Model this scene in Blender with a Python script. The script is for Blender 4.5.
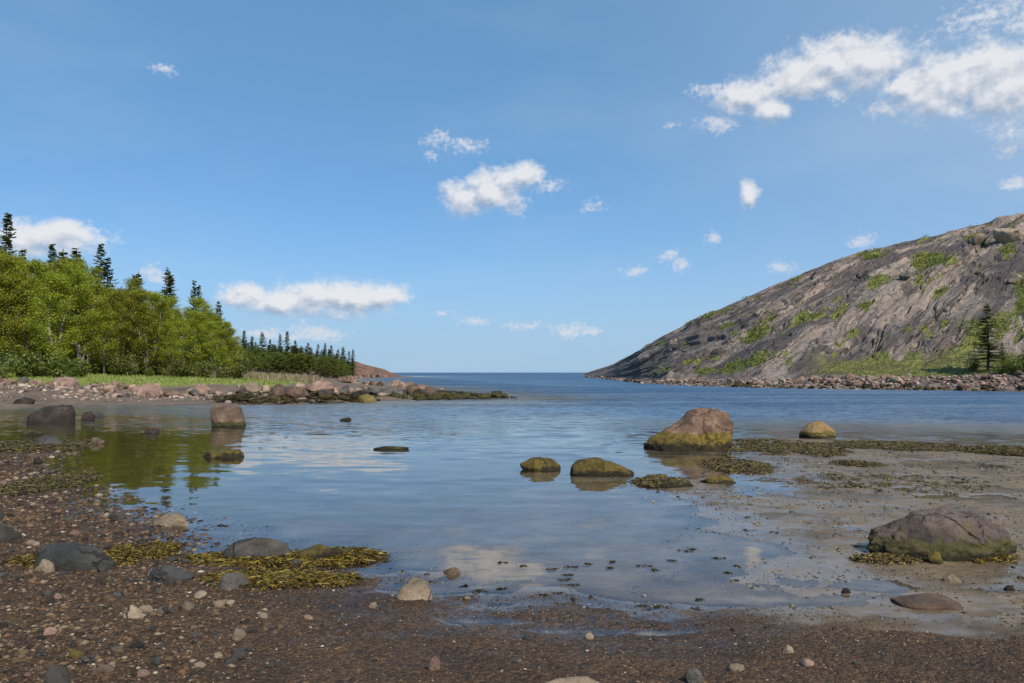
import bpy, bmesh, math, random
import numpy as np
from mathutils import Vector

for o in list(bpy.data.objects):
    bpy.data.objects.remove(o)
S = bpy.context.scene
COL = S.collection
R = math.radians

# ------------------------------------------------------------------ camera
F, CX, CY, HZ, CAMH = 796.0, 512.0, 341.5, 372.5, 1.6
PITCH = math.atan((HZ - CY) / F)
cd = bpy.data.cameras.new('camera')
cd.sensor_width = 36.0
cd.lens = F * 36.0 / 1024.0
cd.clip_start = 0.05
cd.clip_end = 60000.0
cam = bpy.data.objects.new('camera', cd)
COL.objects.link(cam)
cam.location = (0, 0, CAMH)
cam.rotation_euler = (math.pi / 2 + PITCH, 0, 0)
S.camera = cam
S.render.resolution_x, S.render.resolution_y = 1024, 683
S.view_settings.view_transform = 'Standard'
S.view_settings.look = 'None'
S.view_settings.exposure = 0.12
S.view_settings.gamma = 1.0
S.view_settings.use_curve_mapping = False

SUN_AZ, SUN_EL = 148.0, 43.0          # degrees clockwise from the view direction (+Y), and up
SUN_E, SKY_STR = 5.0, 0.095

# ------------------------------------------------------------------ pixel helpers (used to measure the place)
def ray(px, py):
    a = (px - CX) / F
    b = (CY - py) / F
    cp, sp = math.cos(PITCH), math.sin(PITCH)
    return (a, cp - b * sp, sp + b * cp)
def G(px, py, z=0.0):
    d = ray(px, py)
    t = (z - CAMH) / d[2]
    return (d[0] * t, d[1] * t)
def XA(px, d):
    return (px - CX) / F * d
def ZA(py, d):
    r = ray(CX, py)
    return CAMH + d * r[2] / r[1]

# ------------------------------------------------------------------ node helpers
class NT:
    def __init__(s, tree):
        s.t = tree; s.n = tree.nodes; s.l = tree.links
    def node(s, typ, ins=None, **props):
        n = s.n.new(typ)
        for k, v in props.items():
            setattr(n, k, v)
        if ins:
            for k, v in ins.items():
                sock = n.inputs[k]
                if hasattr(v, 'is_linked') or isinstance(v, bpy.types.NodeSocket):
                    s.l.new(v, sock)
                else:
                    sock.default_value = v
        return n
    def math(s, op, a, b=0.0, c=0.0, clamp=False):
        n = s.n.new('ShaderNodeMath'); n.operation = op; n.use_clamp = clamp
        for i, v in enumerate((a, b, c)):
            if isinstance(v, bpy.types.NodeSocket): s.l.new(v, n.inputs[i])
            else: n.inputs[i].default_value = v
        return n.outputs[0]
    def vmath(s, op, a, b=(0, 0, 0), c=(0, 0, 0)):
        n = s.n.new('ShaderNodeVectorMath'); n.operation = op
        for i, v in enumerate((a, b, c)):
            if isinstance(v, bpy.types.NodeSocket): s.l.new(v, n.inputs[i])
            else: n.inputs[i].default_value = v
        return n.outputs['Value'] if op in ('LENGTH', 'DOT_PRODUCT', 'DISTANCE') else n.outputs[0]
    def noise(s, vec, scale, detail=4.0, rough=0.55, dist=0.0, out='Fac'):
        n = s.node('ShaderNodeTexNoise', {'Scale': scale, 'Detail': detail, 'Roughness': rough, 'Distortion': dist})
        if vec is not None: s.l.new(vec, n.inputs['Vector'])
        return n.outputs[out]
    def sstep(s, v, a, b, lo=0.0, hi=1.0):
        n = s.n.new('ShaderNodeMapRange'); n.interpolation_type = 'SMOOTHSTEP'
        s.l.new(v, n.inputs['Value']) if isinstance(v, bpy.types.NodeSocket) else None
        n.inputs['From Min'].default_value = a; n.inputs['From Max'].default_value = b
        n.inputs['To Min'].default_value = lo; n.inputs['To Max'].default_value = hi
        return n.outputs[0]
    def mix(s, f, a, b, mode='MIX'):
        n = s.n.new('ShaderNodeMix'); n.data_type = 'RGBA'; n.blend_type = mode
        for sock, v in ((n.inputs[0], f), (n.inputs[6], a), (n.inputs[7], b)):
            if isinstance(v, bpy.types.NodeSocket): s.l.new(v, sock)
            else: sock.default_value = v if not isinstance(v, tuple) or len(v) == 4 else (*v, 1)
        return n.outputs[2]
    def ramp(s, v, stops, interp='LINEAR'):
        n = s.n.new('ShaderNodeValToRGB'); n.color_ramp.interpolation = interp
        e = n.color_ramp.elements
        while len(e) < len(stops): e.new(0.5)
        for i, (p, c) in enumerate(stops):
            e[i].position = p; e[i].color = (*c, 1)
        s.l.new(v, n.inputs[0])
        return n.outputs[0]
    def attr(s, name, out='Fac'):
        n = s.n.new('ShaderNodeAttribute'); n.attribute_name = name
        return n.outputs[out]

def new_mat(name):
    m = bpy.data.materials.new(name); m.use_nodes = True
    m.node_tree.nodes.clear()
    N = NT(m.node_tree)
    out = N.node('ShaderNodeOutputMaterial')
    return m, N, out
def principled(N, out, **ins):
    p = N.node('ShaderNodeBsdfPrincipled')
    for k, v in ins.items():
        sock = p.inputs[k.replace('_', ' ')]
        if isinstance(v, bpy.types.NodeSocket): N.l.new(v, sock)
        else: sock.default_value = (*v, 1) if isinstance(v, tuple) and len(v) == 3 and sock.type == 'RGBA' else v
    N.l.new(p.outputs[0], out.inputs[0])
    return p

# ------------------------------------------------------------------ world: sky and clouds
W = bpy.data.worlds.new('World'); S.world = W; W.use_nodes = True
W.node_tree.nodes.clear()
N = NT(W.node_tree)
wout = N.node('ShaderNodeOutputWorld')
sky = N.node('ShaderNodeTexSky', sky_type='NISHITA', sun_disc=False, sun_elevation=R(SUN_EL), sun_rotation=R(SUN_AZ),
             altitude=0.0, air_density=0.7, dust_density=0.0, ozone_density=4.0)

def az_el(px, py):
    d = Vector(ray(px, py)).normalized()
    return math.atan2(d.x, d.y), math.asin(d.z)
# (px, py, rx, ry, softness bias): measured on the photograph, turned into compass bearing and elevation
CLOUDS = [
 (716,90,26,8,.12),(748,96,34,15,.0),(718,122,22,9,.15),(770,108,22,14,.05),(800,76,44,20,0),(832,62,46,24,0),(868,62,36,22,0),
 (905,88,24,13,.08),(945,84,46,27,0),(985,72,40,28,0),(1010,84,40,34,0),(1060,84,60,40,0),(1120,80,60,40,0),(838,92,16,8,.1),
 (880,108,18,8,.3),(995,14,50,18,.38),(1030,20,30,18,.3),(928,46,16,10,.5),(975,20,24,10,.42),
 (464,198,24,17,0),(490,190,26,19,0),(512,206,16,9,.05),(526,176,17,13,0),(546,186,18,9,.12),(505,180,18,14,0),
 (440,140,18,11,.3),(466,146,28,9,.3),(430,156,14,8,.5),
 (52,238,48,15,.08),(26,243,24,14,.1),(84,234,26,9,.15),(60,228,20,10,.1),
 (246,297,26,13,0),(282,302,34,14,0),(318,298,44,17,0),(352,297,44,17,0),(382,295,28,12,0),(310,312,60,9,.05),(402,298,14,6,.2),
 (318,333,28,7,.1),(262,335,26,7,.12),(300,338,44,5,.2),(210,330,30,8,.2),
 (748,194,11,12,.05),(636,272,12,6,.12),(670,257,11,7,.18),(679,265,9,8,.18),(713,241,8,8,.2),(862,240,16,7,.15),
 (785,268,18,6,.2),(594,205,14,10,.42),(472,322,17,6,.15),(443,312,11,4,.22),(571,330,24,8,.12),(590,333,16,5,.2),
 (1008,148,14,9,.3),(1018,181,14,7,.25),(163,69,14,6,.35),(520,325,24,7,.42),(156,275,16,8,.12),(672,125,9,4,.4),(1070,190,30,10,.2),
]
gcoord = N.node('ShaderNodeTexCoord').outputs['Generated']
dirv = N.vmath('NORMALIZE', gcoord)
sep = N.node('ShaderNodeSeparateXYZ', {'Vector': dirv})
az = N.math('ARCTAN2', sep.outputs[0], sep.outputs[1])
el = N.math('ARCSINE', sep.outputs[2])
ae = N.node('ShaderNodeCombineXYZ', {'X': az, 'Y': el}).outputs[0]
wn = N.noise(ae, 26.0, 3.0, 0.55, out='Color')
wn = N.vmath('SUBTRACT', wn, (0.5, 0.5, 0.5))
ae_w = N.vmath('MULTIPLY_ADD', wn, (0.026, 0.018, 0.0), ae)
THIN = [c for c in CLOUDS if c[3] <= 9 or c[4] >= .3]
THICK = [c for c in CLOUDS if c not in THIN]
def cloud_field(vec, items):
    best = None
    for (px, py, rx, ry, bias) in items:
        a0, e0 = az_el(px, py)
        sx, sy = F / (rx * 1.08), F / (ry * 1.14)
        v = N.vmath('MULTIPLY_ADD', vec, (sx, sy, 0), (-a0 * sx, -e0 * sy, 0))
        # fatter at the bottom, rounder at the top
        ln = N.vmath('LENGTH', v)
        if bias: ln = N.math('ADD', ln, bias)
        best = ln if best is None else N.math('SMOOTH_MIN', best, ln, 0.25)
    return N.math('SUBTRACT', 1.0, best)
ae3 = N.vmath('ADD', ae, (3.1, 1.7, 0.4))
n1 = N.noise(N.vmath('MULTIPLY', ae3, (1, 1.25, 1)), 42.0, 7.0, 0.6)
n_off = N.noise(N.vmath('MULTIPLY', N.vmath('ADD', ae3, (0.006, 0.009, 0)), (1, 1.25, 1)), 42.0, 4.0, 0.55)
n_base = N.noise(N.vmath('MULTIPLY', ae3, (1, 1.25, 1)), 42.0, 4.0, 0.55)
f0 = cloud_field(ae_w, THICK)
f1 = cloud_field(N.vmath('ADD', ae_w, (0.004, 0.012, 0)), THICK)
ft = cloud_field(ae_w, THIN)
dens = N.math('ADD', N.math('MULTIPLY', f0, 1.45), N.math('MULTIPLY', N.math('SUBTRACT', n1, 0.47), 1.75))
n_f = N.noise(N.vmath('MULTIPLY', ae3, (1, 1.25, 1)), 150.0, 4.0, 0.6)
dens = N.math('ADD', dens, N.math('MULTIPLY', N.math('SUBTRACT', n_f, 0.5), 0.85))
mask = N.sstep(dens, -0.22, 0.92)
thin = N.math('ADD', N.math('MULTIPLY', ft, 0.85), N.math('ADD', N.math('MULTIPLY', N.math('SUBTRACT', n1, 0.48), 1.3), N.math('MULTIPLY', N.math('SUBTRACT', n_f, 0.48), 2.0)))
thin = N.math('MULTIPLY', N.sstep(thin, -0.15, 0.85), 0.74)
mask = N.math('MAXIMUM', N.math('MULTIPLY', mask, 0.95), thin)
lit = N.math('ADD', N.math('MULTIPLY', N.math('SUBTRACT', n_base, n_off), 2.0),
             N.math('MULTIPLY', N.math('SUBTRACT', f0, f1), 1.1))
lit = N.math('ADD', lit, 0.68, clamp=True)
lit = N.math('MAXIMUM', lit, N.math('MULTIPLY', N.sstep(f0, .0, -.4), .8))
ccol = N.mix(lit, (0.40, 0.50, 0.66), (0.93, 0.94, 0.97))
# thin high veil, stronger towards the right
veil = N.sstep(N.noise(N.vmath('MULTIPLY', ae3, (1.0, 3.2, 1)), 2.6, 5.0, 0.55), 0.42, 0.75, 0.0, 0.14)
veil = N.math('ADD', veil, N.math('MULTIPLY', N.sstep(az, -0.05, 0.65, 0.0, 0.34), N.sstep(el, 0.0, 0.2)))
skyc = N.mix(1.0, sky.outputs[0], (0.88, 1.08, 1.15), 'MULTIPLY')
air = N.node('ShaderNodeBackground', {'Color': (0.22, 0.495, 0.82, 1), 'Strength': 1.0})       # scattered light high up
air_h = N.node('ShaderNodeBackground', {'Color': (0.335, 0.490, 0.660, 1), 'Strength': 1.0})    # sea haze low down
bg_s0 = N.node('ShaderNodeBackground', {'Color': skyc, 'Strength': SKY_STR})
ms0 = N.node('ShaderNodeMixShader', {0: 0.38}); N.l.new(bg_s0.outputs[0], ms0.inputs[1]); N.l.new(air.outputs[0], ms0.inputs[2])
bg_sky = N.node('ShaderNodeMixShader'); N.l.new(N.sstep(el, 0.20, -0.01, 0.0, 0.95), bg_sky.inputs[0]); N.l.new(ms0.outputs[0], bg_sky.inputs[1]); N.l.new(air_h.outputs[0], bg_sky.inputs[2])
bg_veil = N.node('ShaderNodeBackground', {'Color': (0.50, 0.63, 0.80, 1), 'Strength': 0.9})
bg_cl = N.node('ShaderNodeBackground', {'Color': ccol, 'Strength': 0.80})
m0 = N.node('ShaderNodeMixShader'); N.l.new(veil, m0.inputs[0]); N.l.new(bg_sky.outputs[0], m0.inputs[1]); N.l.new(bg_veil.outputs[0], m0.inputs[2])
m1 = N.node('ShaderNodeMixShader'); N.l.new(mask, m1.inputs[0]); N.l.new(m0.outputs[0], m1.inputs[1]); N.l.new(bg_cl.outputs[0], m1.inputs[2])
N.l.new(m1.outputs[0], wout.inputs[0])

# ------------------------------------------------------------------ sun
sl = bpy.data.lights.new('sun', 'SUN'); sl.energy = SUN_E; sl.angle = R(0.5); sl.color = (1.0, 0.94, 0.84)
sun = bpy.data.objects.new('sun', sl); COL.objects.link(sun)
sd_ = Vector((math.sin(R(SUN_AZ)) * math.cos(R(SUN_EL)), math.cos(R(SUN_AZ)) * math.cos(R(SUN_EL)), math.sin(R(SUN_EL))))
sun.rotation_euler = sd_.to_track_quat('Z', 'Y').to_euler()
sun.location = (0, 0, 60)

# ------------------------------------------------------------------ numpy noise
_rng = np.random.RandomState(7)
_perm = np.concatenate([_rng.permutation(256)] * 3).astype(np.int64)
_g = _rng.normal(size=(256, 3)); _g /= np.linalg.norm(_g, axis=1, keepdims=True)
def perlin(x, y, z):
    xi, yi, zi = np.floor(x).astype(np.int64), np.floor(y).astype(np.int64), np.floor(z).astype(np.int64)
    xf, yf, zf = x - xi, y - yi, z - zi
    u, v, w = [t * t * t * (t * (t * 6 - 15) + 10) for t in (xf, yf, zf)]
    xi, yi, zi = xi & 255, yi & 255, zi & 255
    def gr(dx, dy, dz):
        h = _perm[_perm[_perm[(xi + dx) & 255] + ((yi + dy) & 255)] + ((zi + dz) & 255)]
        g = _g[h]
        return g[..., 0] * (xf - dx) + g[..., 1] * (yf - dy) + g[..., 2] * (zf - dz)
    def lp(a, b, t): return a + (b - a) * t
    r = lp(lp(lp(gr(0,0,0), gr(1,0,0), u), lp(gr(0,1,0), gr(1,1,0), u), v),
           lp(lp(gr(0,0,1), gr(1,0,1), u), lp(gr(0,1,1), gr(1,1,1), u), v), w)
    return r * 1.5
def fbm(x, y, z=0.0, oct=4, gain=0.5, ridged=False):
    z = np.zeros_like(x) + z
    r = np.zeros_like(x); a = 1.0; f = 1.0
    for i in range(oct):
        n = perlin(x * f + i * 17.3, y * f + i * 9.1, z * f + i * 5.7)
        r += a * ((0.5 - np.abs(n)) * 1.4 if ridged else n)
        a *= gain; f *= 2.03
    return r
def ss(v, a, b):
    t = np.clip((v - a) / (b - a), 0, 1); return t * t * (3 - 2 * t)

def poly_sd(x, y, poly):
    """signed distance to a polygon, positive inside"""
    P = np.array(poly, float); Q = np.roll(P, -1, axis=0)
    best = np.full(x.shape, 1e18); inside = np.zeros(x.shape, bool)
    for (ax, ay), (bx, by) in zip(P, Q):
        dx, dy = bx - ax, by - ay
        t = np.clip(((x - ax) * dx + (y - ay) * dy) / (dx * dx + dy * dy + 1e-12), 0, 1)
        best = np.minimum(best, (x - ax - t * dx) ** 2 + (y - ay - t * dy) ** 2)
        c = ((ay > y) != (by > y))
        with np.errstate(divide='ignore', invalid='ignore'):
            xi = ax + (y - ay) * dx / (dy if dy != 0 else 1e-12)
        inside ^= c & (x < xi)
    d = np.sqrt(best)
    return np.where(inside, d, -d)

# ------------------------------------------------------------------ mesh helpers
def mk_mesh(name, verts, faces, mats=(), smooth=True):
    """faces: list of integer arrays (n,k)"""
    me = bpy.data.meshes.new(name)
    verts = np.asarray(verts, np.float32)
    if not isinstance(faces, list): faces = [faces]
    me.vertices.add(len(verts)); me.vertices.foreach_set('co', verts.ravel())
    loops = np.concatenate([f.ravel() for f in faces]).astype(np.int32)
    tot = np.concatenate([np.full(len(f), f.shape[1]) for f in faces]).astype(np.int32)
    start = np.concatenate([[0], np.cumsum(tot)[:-1]]).astype(np.int32)
    me.loops.add(len(loops)); me.loops.foreach_set('vertex_index', loops)
    me.polygons.add(len(tot)); me.polygons.foreach_set('loop_start', start); me.polygons.foreach_set('loop_total', tot)
    me.update(calc_edges=True)
    me.polygons.foreach_set('use_smooth', np.full(len(tot), smooth))
    for m in mats: me.materials.append(m)
    me.validate()
    return me
def set_attr(me, name, arr):
    a = me.attributes.new(name, 'FLOAT', 'POINT'); a.data.foreach_set('value', np.asarray(arr, np.float32).ravel())
def link(name, me, parent=None, loc=(0, 0, 0), rot=(0, 0, 0), scale=(1, 1, 1)):
    o = bpy.data.objects.new(name, me); COL.objects.link(o)
    o.location = loc; o.rotation_euler = rot; o.scale = scale
    if parent: o.parent = parent
    return o
def tag(o, label=None, cat=None, group=None, kind=None):
    if label: o['label'] = label
    if cat: o['category'] = cat
    if group: o['group'] = group
    if kind: o['kind'] = kind
    return o
def grid_faces(nr, nc):
    i = np.arange(nr - 1)[:, None] * nc + np.arange(nc - 1)[None, :]
    return np.stack([i, i + 1, i + nc + 1, i + nc], -1).reshape(-1, 4)
_ico = {}
def ico(n):
    if n not in _ico:
        bm = bmesh.new(); bmesh.ops.create_icosphere(bm, subdivisions=n, radius=1.0)
        bm.verts.ensure_lookup_table()
        _ico[n] = (np.array([v.co[:] for v in bm.verts]), np.array([[v.index for v in f.verts] for f in bm.faces]))
        bm.free()
    return _ico[n]

# ================================================================== THE LAND
def P(px, d): return (XA(px, d), d)
def Q(px, py): return G(px, py)
LAND = [(-900, 900), P(300, 560), P(345, 430), P(408, 330), P(404, 285), P(372, 250), P(352, 215), P(350, 170), P(352, 130), P(372, 104), P(405, 86), P(450, 62),
        P(505, 50.5), P(470, 49.3), P(430, 47.0), P(385, 44.5), P(345, 42.0), P(290, 39.5), Q(250, 405.5), Q(190, 406), Q(130, 405.5), Q(60, 407), Q(20, 409), Q(-60, 412), Q(-130, 424),
        Q(-60, 436), Q(0, 441), Q(40, 443), Q(62, 448), Q(36, 460), Q(40, 478), Q(64, 493), Q(108, 510), Q(152, 522), Q(186, 534), Q(198, 548), Q(240, 552), Q(300, 558), Q(362, 563),
        Q(395, 578), Q(440, 590), Q(500, 600), Q(560, 604), Q(640, 606), Q(700, 600), Q(765, 572), Q(772, 558), Q(740, 540), Q(716, 520), Q(700, 505), Q(676, 492),
        Q(648, 486), Q(660, 478), Q(700, 480), Q(742, 474), Q(748, 454), Q(735, 442), Q(800, 438.5), Q(870, 441), Q(940, 446), Q(1024, 452), Q(1150, 460), Q(1350, 472),
        (70, 13.5), (70, -12), (-60, -12), (-400, 20), (-900, 200)]
MUD = [Q(405, 568), Q(460, 582), Q(560, 592), Q(640, 603), Q(700, 613), Q(860, 626), Q(1024, 638), Q(1400, 648), (60, 4.6), (60, 13), Q(1400, 465), Q(1024, 445), Q(730, 432), Q(560, 470), Q(470, 520)]
PUDDLES = [(938, 464, 58, 4.2, .035), (985, 497, 62, 3.5, .03), (770, 486, 30, 6, .02), (820, 482, 22, 3, .02), (900, 489, 14, 3, .02), (745, 548, 40, 8, .02),
           (850, 529, 16, 3, .02), (468, 622, 60, 5, .028), (600, 632, 70, 4, .02), (660, 634, 40, 3.5, .02), (700, 596, 80, 8, .012), (860, 585, 70, 6, .012),
           (215, 600, 14, 3, .02), (60, 592, 26, 2.5, .02), (120, 602, 10, 2, .02), (640, 655, 30, 3, .015), (425, 638, 50, 3.5, .018), (800, 600, 100, 7, .012), (1000, 590, 30, 4, .012)]
def mud_w(x, y):
    s = poly_sd(x, y, MUD)
    return ss(s + 0.30 * fbm(x * 1.3, y * 2.0, 3.0, 5, .6), -0.30, 0.28)
def terrain(x, y, full=False):
    x = np.asarray(x, float); y = np.asarray(y, float)
    near = 1 - ss(y, 12, 40)
    wx = 0.16 * near * fbm(x * 1.1, y * 1.1, 1.0, 3) + (1 - near) * 1.3 * fbm(x * .16, y * .16, 2.0, 4)
    wy = 0.16 * near * fbm(x * 1.1, y * 1.1, 5.0, 3) + (1 - near) * 1.3 * fbm(x * .16, y * .16, 7.0, 4)
    sd = poly_sd(x + wx, y + wy, LAND)
    L = np.clip(sd, 0, None); D = np.clip(-sd, 0, None)
    mud = mud_w(x, y)
    bank = ss(y, 24, 36) * (1 - ss(x, 6, 12))
    # land profiles
    h_grav = 0.036 * np.minimum(L, 4.5) + 0.008 * np.clip(L - 4.5, 0, 12) + 0.016 * fbm(x * 1.6, y * 2.6, 0.3, 4) + 0.006 * fbm(x * 9, y * 9, 0.9, 3)
    leftb = ss(-x, 2.5, 7) * (1 - bank)
    h_grav = h_grav + leftb * (0.02 * L + 0.03 * np.abs(fbm(x * 1.4, y * 1.4, 4, 4)))
    h_mud = 0.004 * np.minimum(L, 5) + 0.004 + 0.012 * fbm(x * .8, y * .55, 8.0, 4) + 0.0055 * fbm(x * 4, y * 5, 9.0, 5, .6) + 0.0032 * fbm(x * 2.2 + .6 * y, y * 10, 19.0, 3)
    spit = ss(x, -17, -11) * (1 - ss(y, 90, 110))
    h_bank = np.interp(L, [0, 4, 7.5, 9.5, 13, 30, 80, 300], [0, .14, .30, .70, .88, 1.62, 2.9, 5.0]) + 0.10 * fbm(x * .5, y * .5, 1, 4)
    h_spit = np.interp(L, [0, 2, 5, 12], [0, .15, .4, .8]) + 0.12 * fbm(x * .7, y * .7, 1, 4)
    h_bank = h_bank * (1 - spit) + h_spit * spit
    # far promontory of bare red rock
    hump = 2.1 * np.exp(-(((x + 60) / 20) ** 2 + ((y - 285) / 40) ** 2)) * (1 + .25 * fbm(x * .08, y * .08, 2, 4))
    ridge = 4.0 * np.exp(-(((x + 88) / 34) ** 2 + ((y - 290) / 60) ** 2))
    h_bank = h_bank + (hump + ridge + .5 * fbm(x * .2, y * .2, 4, 4) * ss(y, 150, 220)) * ss(L, 0, 9)
    h_land = h_grav * (1 - mud) + h_mud * mud
    h_land = h_land * (1 - bank) + h_bank * bank
    # water side
    h_near = -np.interp(D, [0, 2, 6, 12, 40], [0, .04, .15, .36, 1.6]) + 0.012 * fbm(x * 1.5, y * 1.5, 3, 3)
    h_far = -np.interp(D, [0, 6, 20, 60, 200], [0, .5, 1.6, 4, 9])
    fw = np.maximum(ss(y, 24, 46), ss(y, 19, 30) * ss(x, 1, 7))
    h_wat = h_near * (1 - fw) + h_far * fw
    h = np.where(sd > 0, h_land, h_wat)
    blend = ss(sd, -0.25, 0.25)
    h = np.where(np.abs(sd) < .25, h_wat * (1 - blend) + h_land * blend, h)
    for (px, py, rx, ry, dep) in PUDDLES:
        cx, cy = G(px, py)
        ax = rx / F * cy; ay = abs(G(px, py - ry)[1] - G(px, py + ry)[1]) / 2
        e = ((x - cx) / ax) ** 2 + ((y - cy) / ay) ** 2
        h = h - dep * np.exp(-e * 1.1) * (1 + .8 * fbm(x * 2.3, y * 2.3, 6, 3)) * (e < 8)
    if full: return h, sd, mud, bank, L
    return h
def TZ(x, y): return float(terrain(np.array([x]), np.array([y]))[0])

# --- terrain sheet
NR, NC = 760, 860
dd = np.geomspace(.7, 620, NR)
tt = np.concatenate([np.linspace(-4.5, -1.04, 60), np.linspace(-1.0, 1.0, NC - 120), np.linspace(1.04, 4.5, 60)])
TX = dd[:, None] * tt[None, :]; TY = np.repeat(dd[:, None], NC, 1)
TH, TSD, TMUD, TBANK, TL = terrain(TX, TY, True)
me = mk_mesh('shore', np.stack([TX, TY, TH], -1).reshape(-1, 3), grid_faces(NR, NC))
grassw = TBANK * ss(TL + 2.2 * fbm(TX * .3, TY * .3, 6, 3), 10.0, 12.5) * (1 - ss(TX, -15.5, -12.0) * (1 - ss(TY, 90, 110)))
redrock = TBANK * ss(TY, 170, 215) * (1 - ss(TX, -40, -30)) * (1 - ss(-TX, 64, 82))
redrock = np.maximum(redrock, TBANK * ss(TY, 120, 200) * (1 - ss(TL, 3, 8)))
set_attr(me, 'mud', TMUD); set_attr(me, 'bank', TBANK); set_attr(me, 'grass', grassw * (1 - redrock)); set_attr(me, 'redrock', redrock)
set_attr(me, 'sd', np.clip(TSD, -3, 3))

m, N, out = new_mat('shore_ground')
pos = N.node('ShaderNodeNewGeometry').outputs['Position']
sxyz = N.node('ShaderNodeSeparateXYZ', {'Vector': pos}); zz = sxyz.outputs[2]
a_mud, a_bank, a_grass, a_red, a_sd = [N.attr(k) for k in ('mud', 'bank', 'grass', 'redrock', 'sd')]
# gravel
vor = N.node('ShaderNodeTexVoronoi', {'Vector': pos, 'Scale': 95.0}); vorb = N.node('ShaderNodeTexVoronoi', {'Vector': pos, 'Scale': 38.0})
vs = N.node('ShaderNodeSeparateColor', {'Color': vor.outputs['Color']}); vsb = N.node('ShaderNodeSeparateColor', {'Color': vorb.outputs['Color']})
RAMP = [(0.0, (.018, .013, .009)), (.35, (.045, .028, .015)), (.6, (.078, .049, .026)), (.8, (.110, .072, .039)), (.93, (.130, .063, .030)), (1.0, (.17, .13, .082))]
cg = N.mix(0.5, N.ramp(vs.outputs[0], RAMP), N.ramp(vsb.outputs[1], RAMP))
patch = N.noise(pos, 1.3, 5, .6)
cg = N.mix(1.0, cg, N.ramp(patch, [(.3, (.55, .5, .5)), (.7, (1.2, 1.08, .95))]), 'MULTIPLY')
# mud
nm1 = N.noise(N.vmath('MULTIPLY', pos, (1, 1.0, 1)), 1.1, 8, .62); nm2 = N.noise(pos, 7.0, 6, .65); nm3 = N.noise(pos, 70.0, 3, .6)
cm = N.ramp(nm1, [(.30, (.062, .042, .022)), (.44, (.118, .082, .046)), (.56, (.185, .132, .080)), (.72, (.125, .092, .036))])
cm = N.mix(N.sstep(nm2, .55, .72, 0, .55), cm, (.075, .060, .040))
cm = N.mix(N.sstep(N.noise(pos, 2.6, 6, .7), .60, .72, 0, .6), cm, (.085, .095, .025))
cm = N.mix(N.sstep(nm3, .62, .72, 0, .7), cm, (.03, .024, .02))
# wet sand of the far bank
nb = N.noise(pos, .7, 7, .65); nb2 = N.noise(pos, 5.0, 6, .7)
cb = N.ramp(nb, [(.3, (.085, .062, .045)), (.5, (.150, .110, .080)), (.7, (.215, .150, .110))])
cb = N.mix(N.sstep(nb2, .5, .65, 0, .6), cb, (.07, .055, .045))
cb = N.mix(N.sstep(nb2, .40, .28, 0, .5), cb, (.27, .20, .16))
# grass and red rock
ng = N.noise(pos, .9, 6, .65)
cgr = N.ramp(ng, [(.3, (.12, .16, .028)), (.5, (.19, .24, .04)), (.72, (.25, .26, .075))])
nr = N.noise(pos, .16, 8, .7)
nr = N.noise(pos, .35, 8, .75)
crr = N.ramp(nr, [(.3, (.040, .030, .022)), (.48, (.150, .072, .048)), (.7, (.27, .150, .105))])
c = N.mix(a_mud, cg, cm); c = N.mix(a_bank, c, cb); c = N.mix(a_grass, c, cgr); crr = N.mix(N.sstep(N.noise(pos, .12, 6, .7), .52, .60, 0, .7), crr, (.055, .065, .02)); c = N.mix(a_red, c, crr)
# under water: silt and olive weed film on the bed
nu = N.noise(pos, 1.6, 6, .62)
cu = N.ramp(nu, [(.3, (.18, .14, .095)), (.5, (.28, .225, .165)), (.7, (.36, .30, .23))])
cu = N.mix(N.sstep(N.math('ADD', sxyz.outputs[0], N.math('MULTIPLY', nu, 2.0)), -0.5, -3.5), cu, N.ramp(nu, [(.3, (.110, .082, .012)), (.5, (.185, .142, .026)), (.7, (.25, .195, .055))]))
c = N.mix(N.sstep(zz, -0.0005, -0.014), c, cu)
wetz = N.math('SUBTRACT', zz, N.math('MULTIPLY', N.math('SUBTRACT', nm2, .5), .045))
wet = N.sstep(wetz, .055, .0)
wetm = N.math('MULTIPLY', wet, N.math('SUBTRACT', 1.0, a_grass))
c = N.mix(N.math('MULTIPLY', wetm, .25), c, N.mix(1.0, c, (.5, .47, .45), 'MULTIPLY'))
rough = N.math('SUBTRACT', .85, N.math('MULTIPLY', wetm, N.sstep(nm2, .40, .60, .1, .5)))
bh = N.mix(a_mud, N.math('ADD', N.math('MULTIPLY', vor.outputs['Distance'], -.012), N.math('MULTIPLY', vorb.outputs['Distance'], -.02)),
           N.math('ADD', N.math('MULTIPLY', nm2, .012), N.math('MULTIPLY', nm3, .003)))
bump = N.node('ShaderNodeBump', {'Height': bh, 'Strength': .8, 'Distance': 1.0})
edgew = N.sstep(zz, .011, .003, 0, .95)
coat = N.math('MULTIPLY', N.math('MULTIPLY', wetm, N.math('ADD', .35, N.math('MULTIPLY', a_mud, .65))), N.sstep(N.noise(N.vmath('MULTIPLY', pos, (1, 2.2, 1)), 1.9, 7, .66), .44, .58, .03, .85))
flatn = N.node('ShaderNodeBump', {'Height': nm2, 'Strength': .25, 'Distance': .02})
principled(N, out, Base_Color=c, Roughness=rough, Normal=bump.outputs[0], Specular_IOR_Level=.3, Coat_Weight=N.math('MAXIMUM', coat, N.math('MULTIPLY', edgew, N.math('SUBTRACT', 1.0, a_bank))), Coat_Roughness=N.math('SUBTRACT', .12, N.math('MULTIPLY', edgew, .09)), Coat_IOR=1.33, Coat_Normal=flatn.outputs[0])
me.materials.append(m)
tag(link('shore_ground', me), kind='structure')

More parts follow.
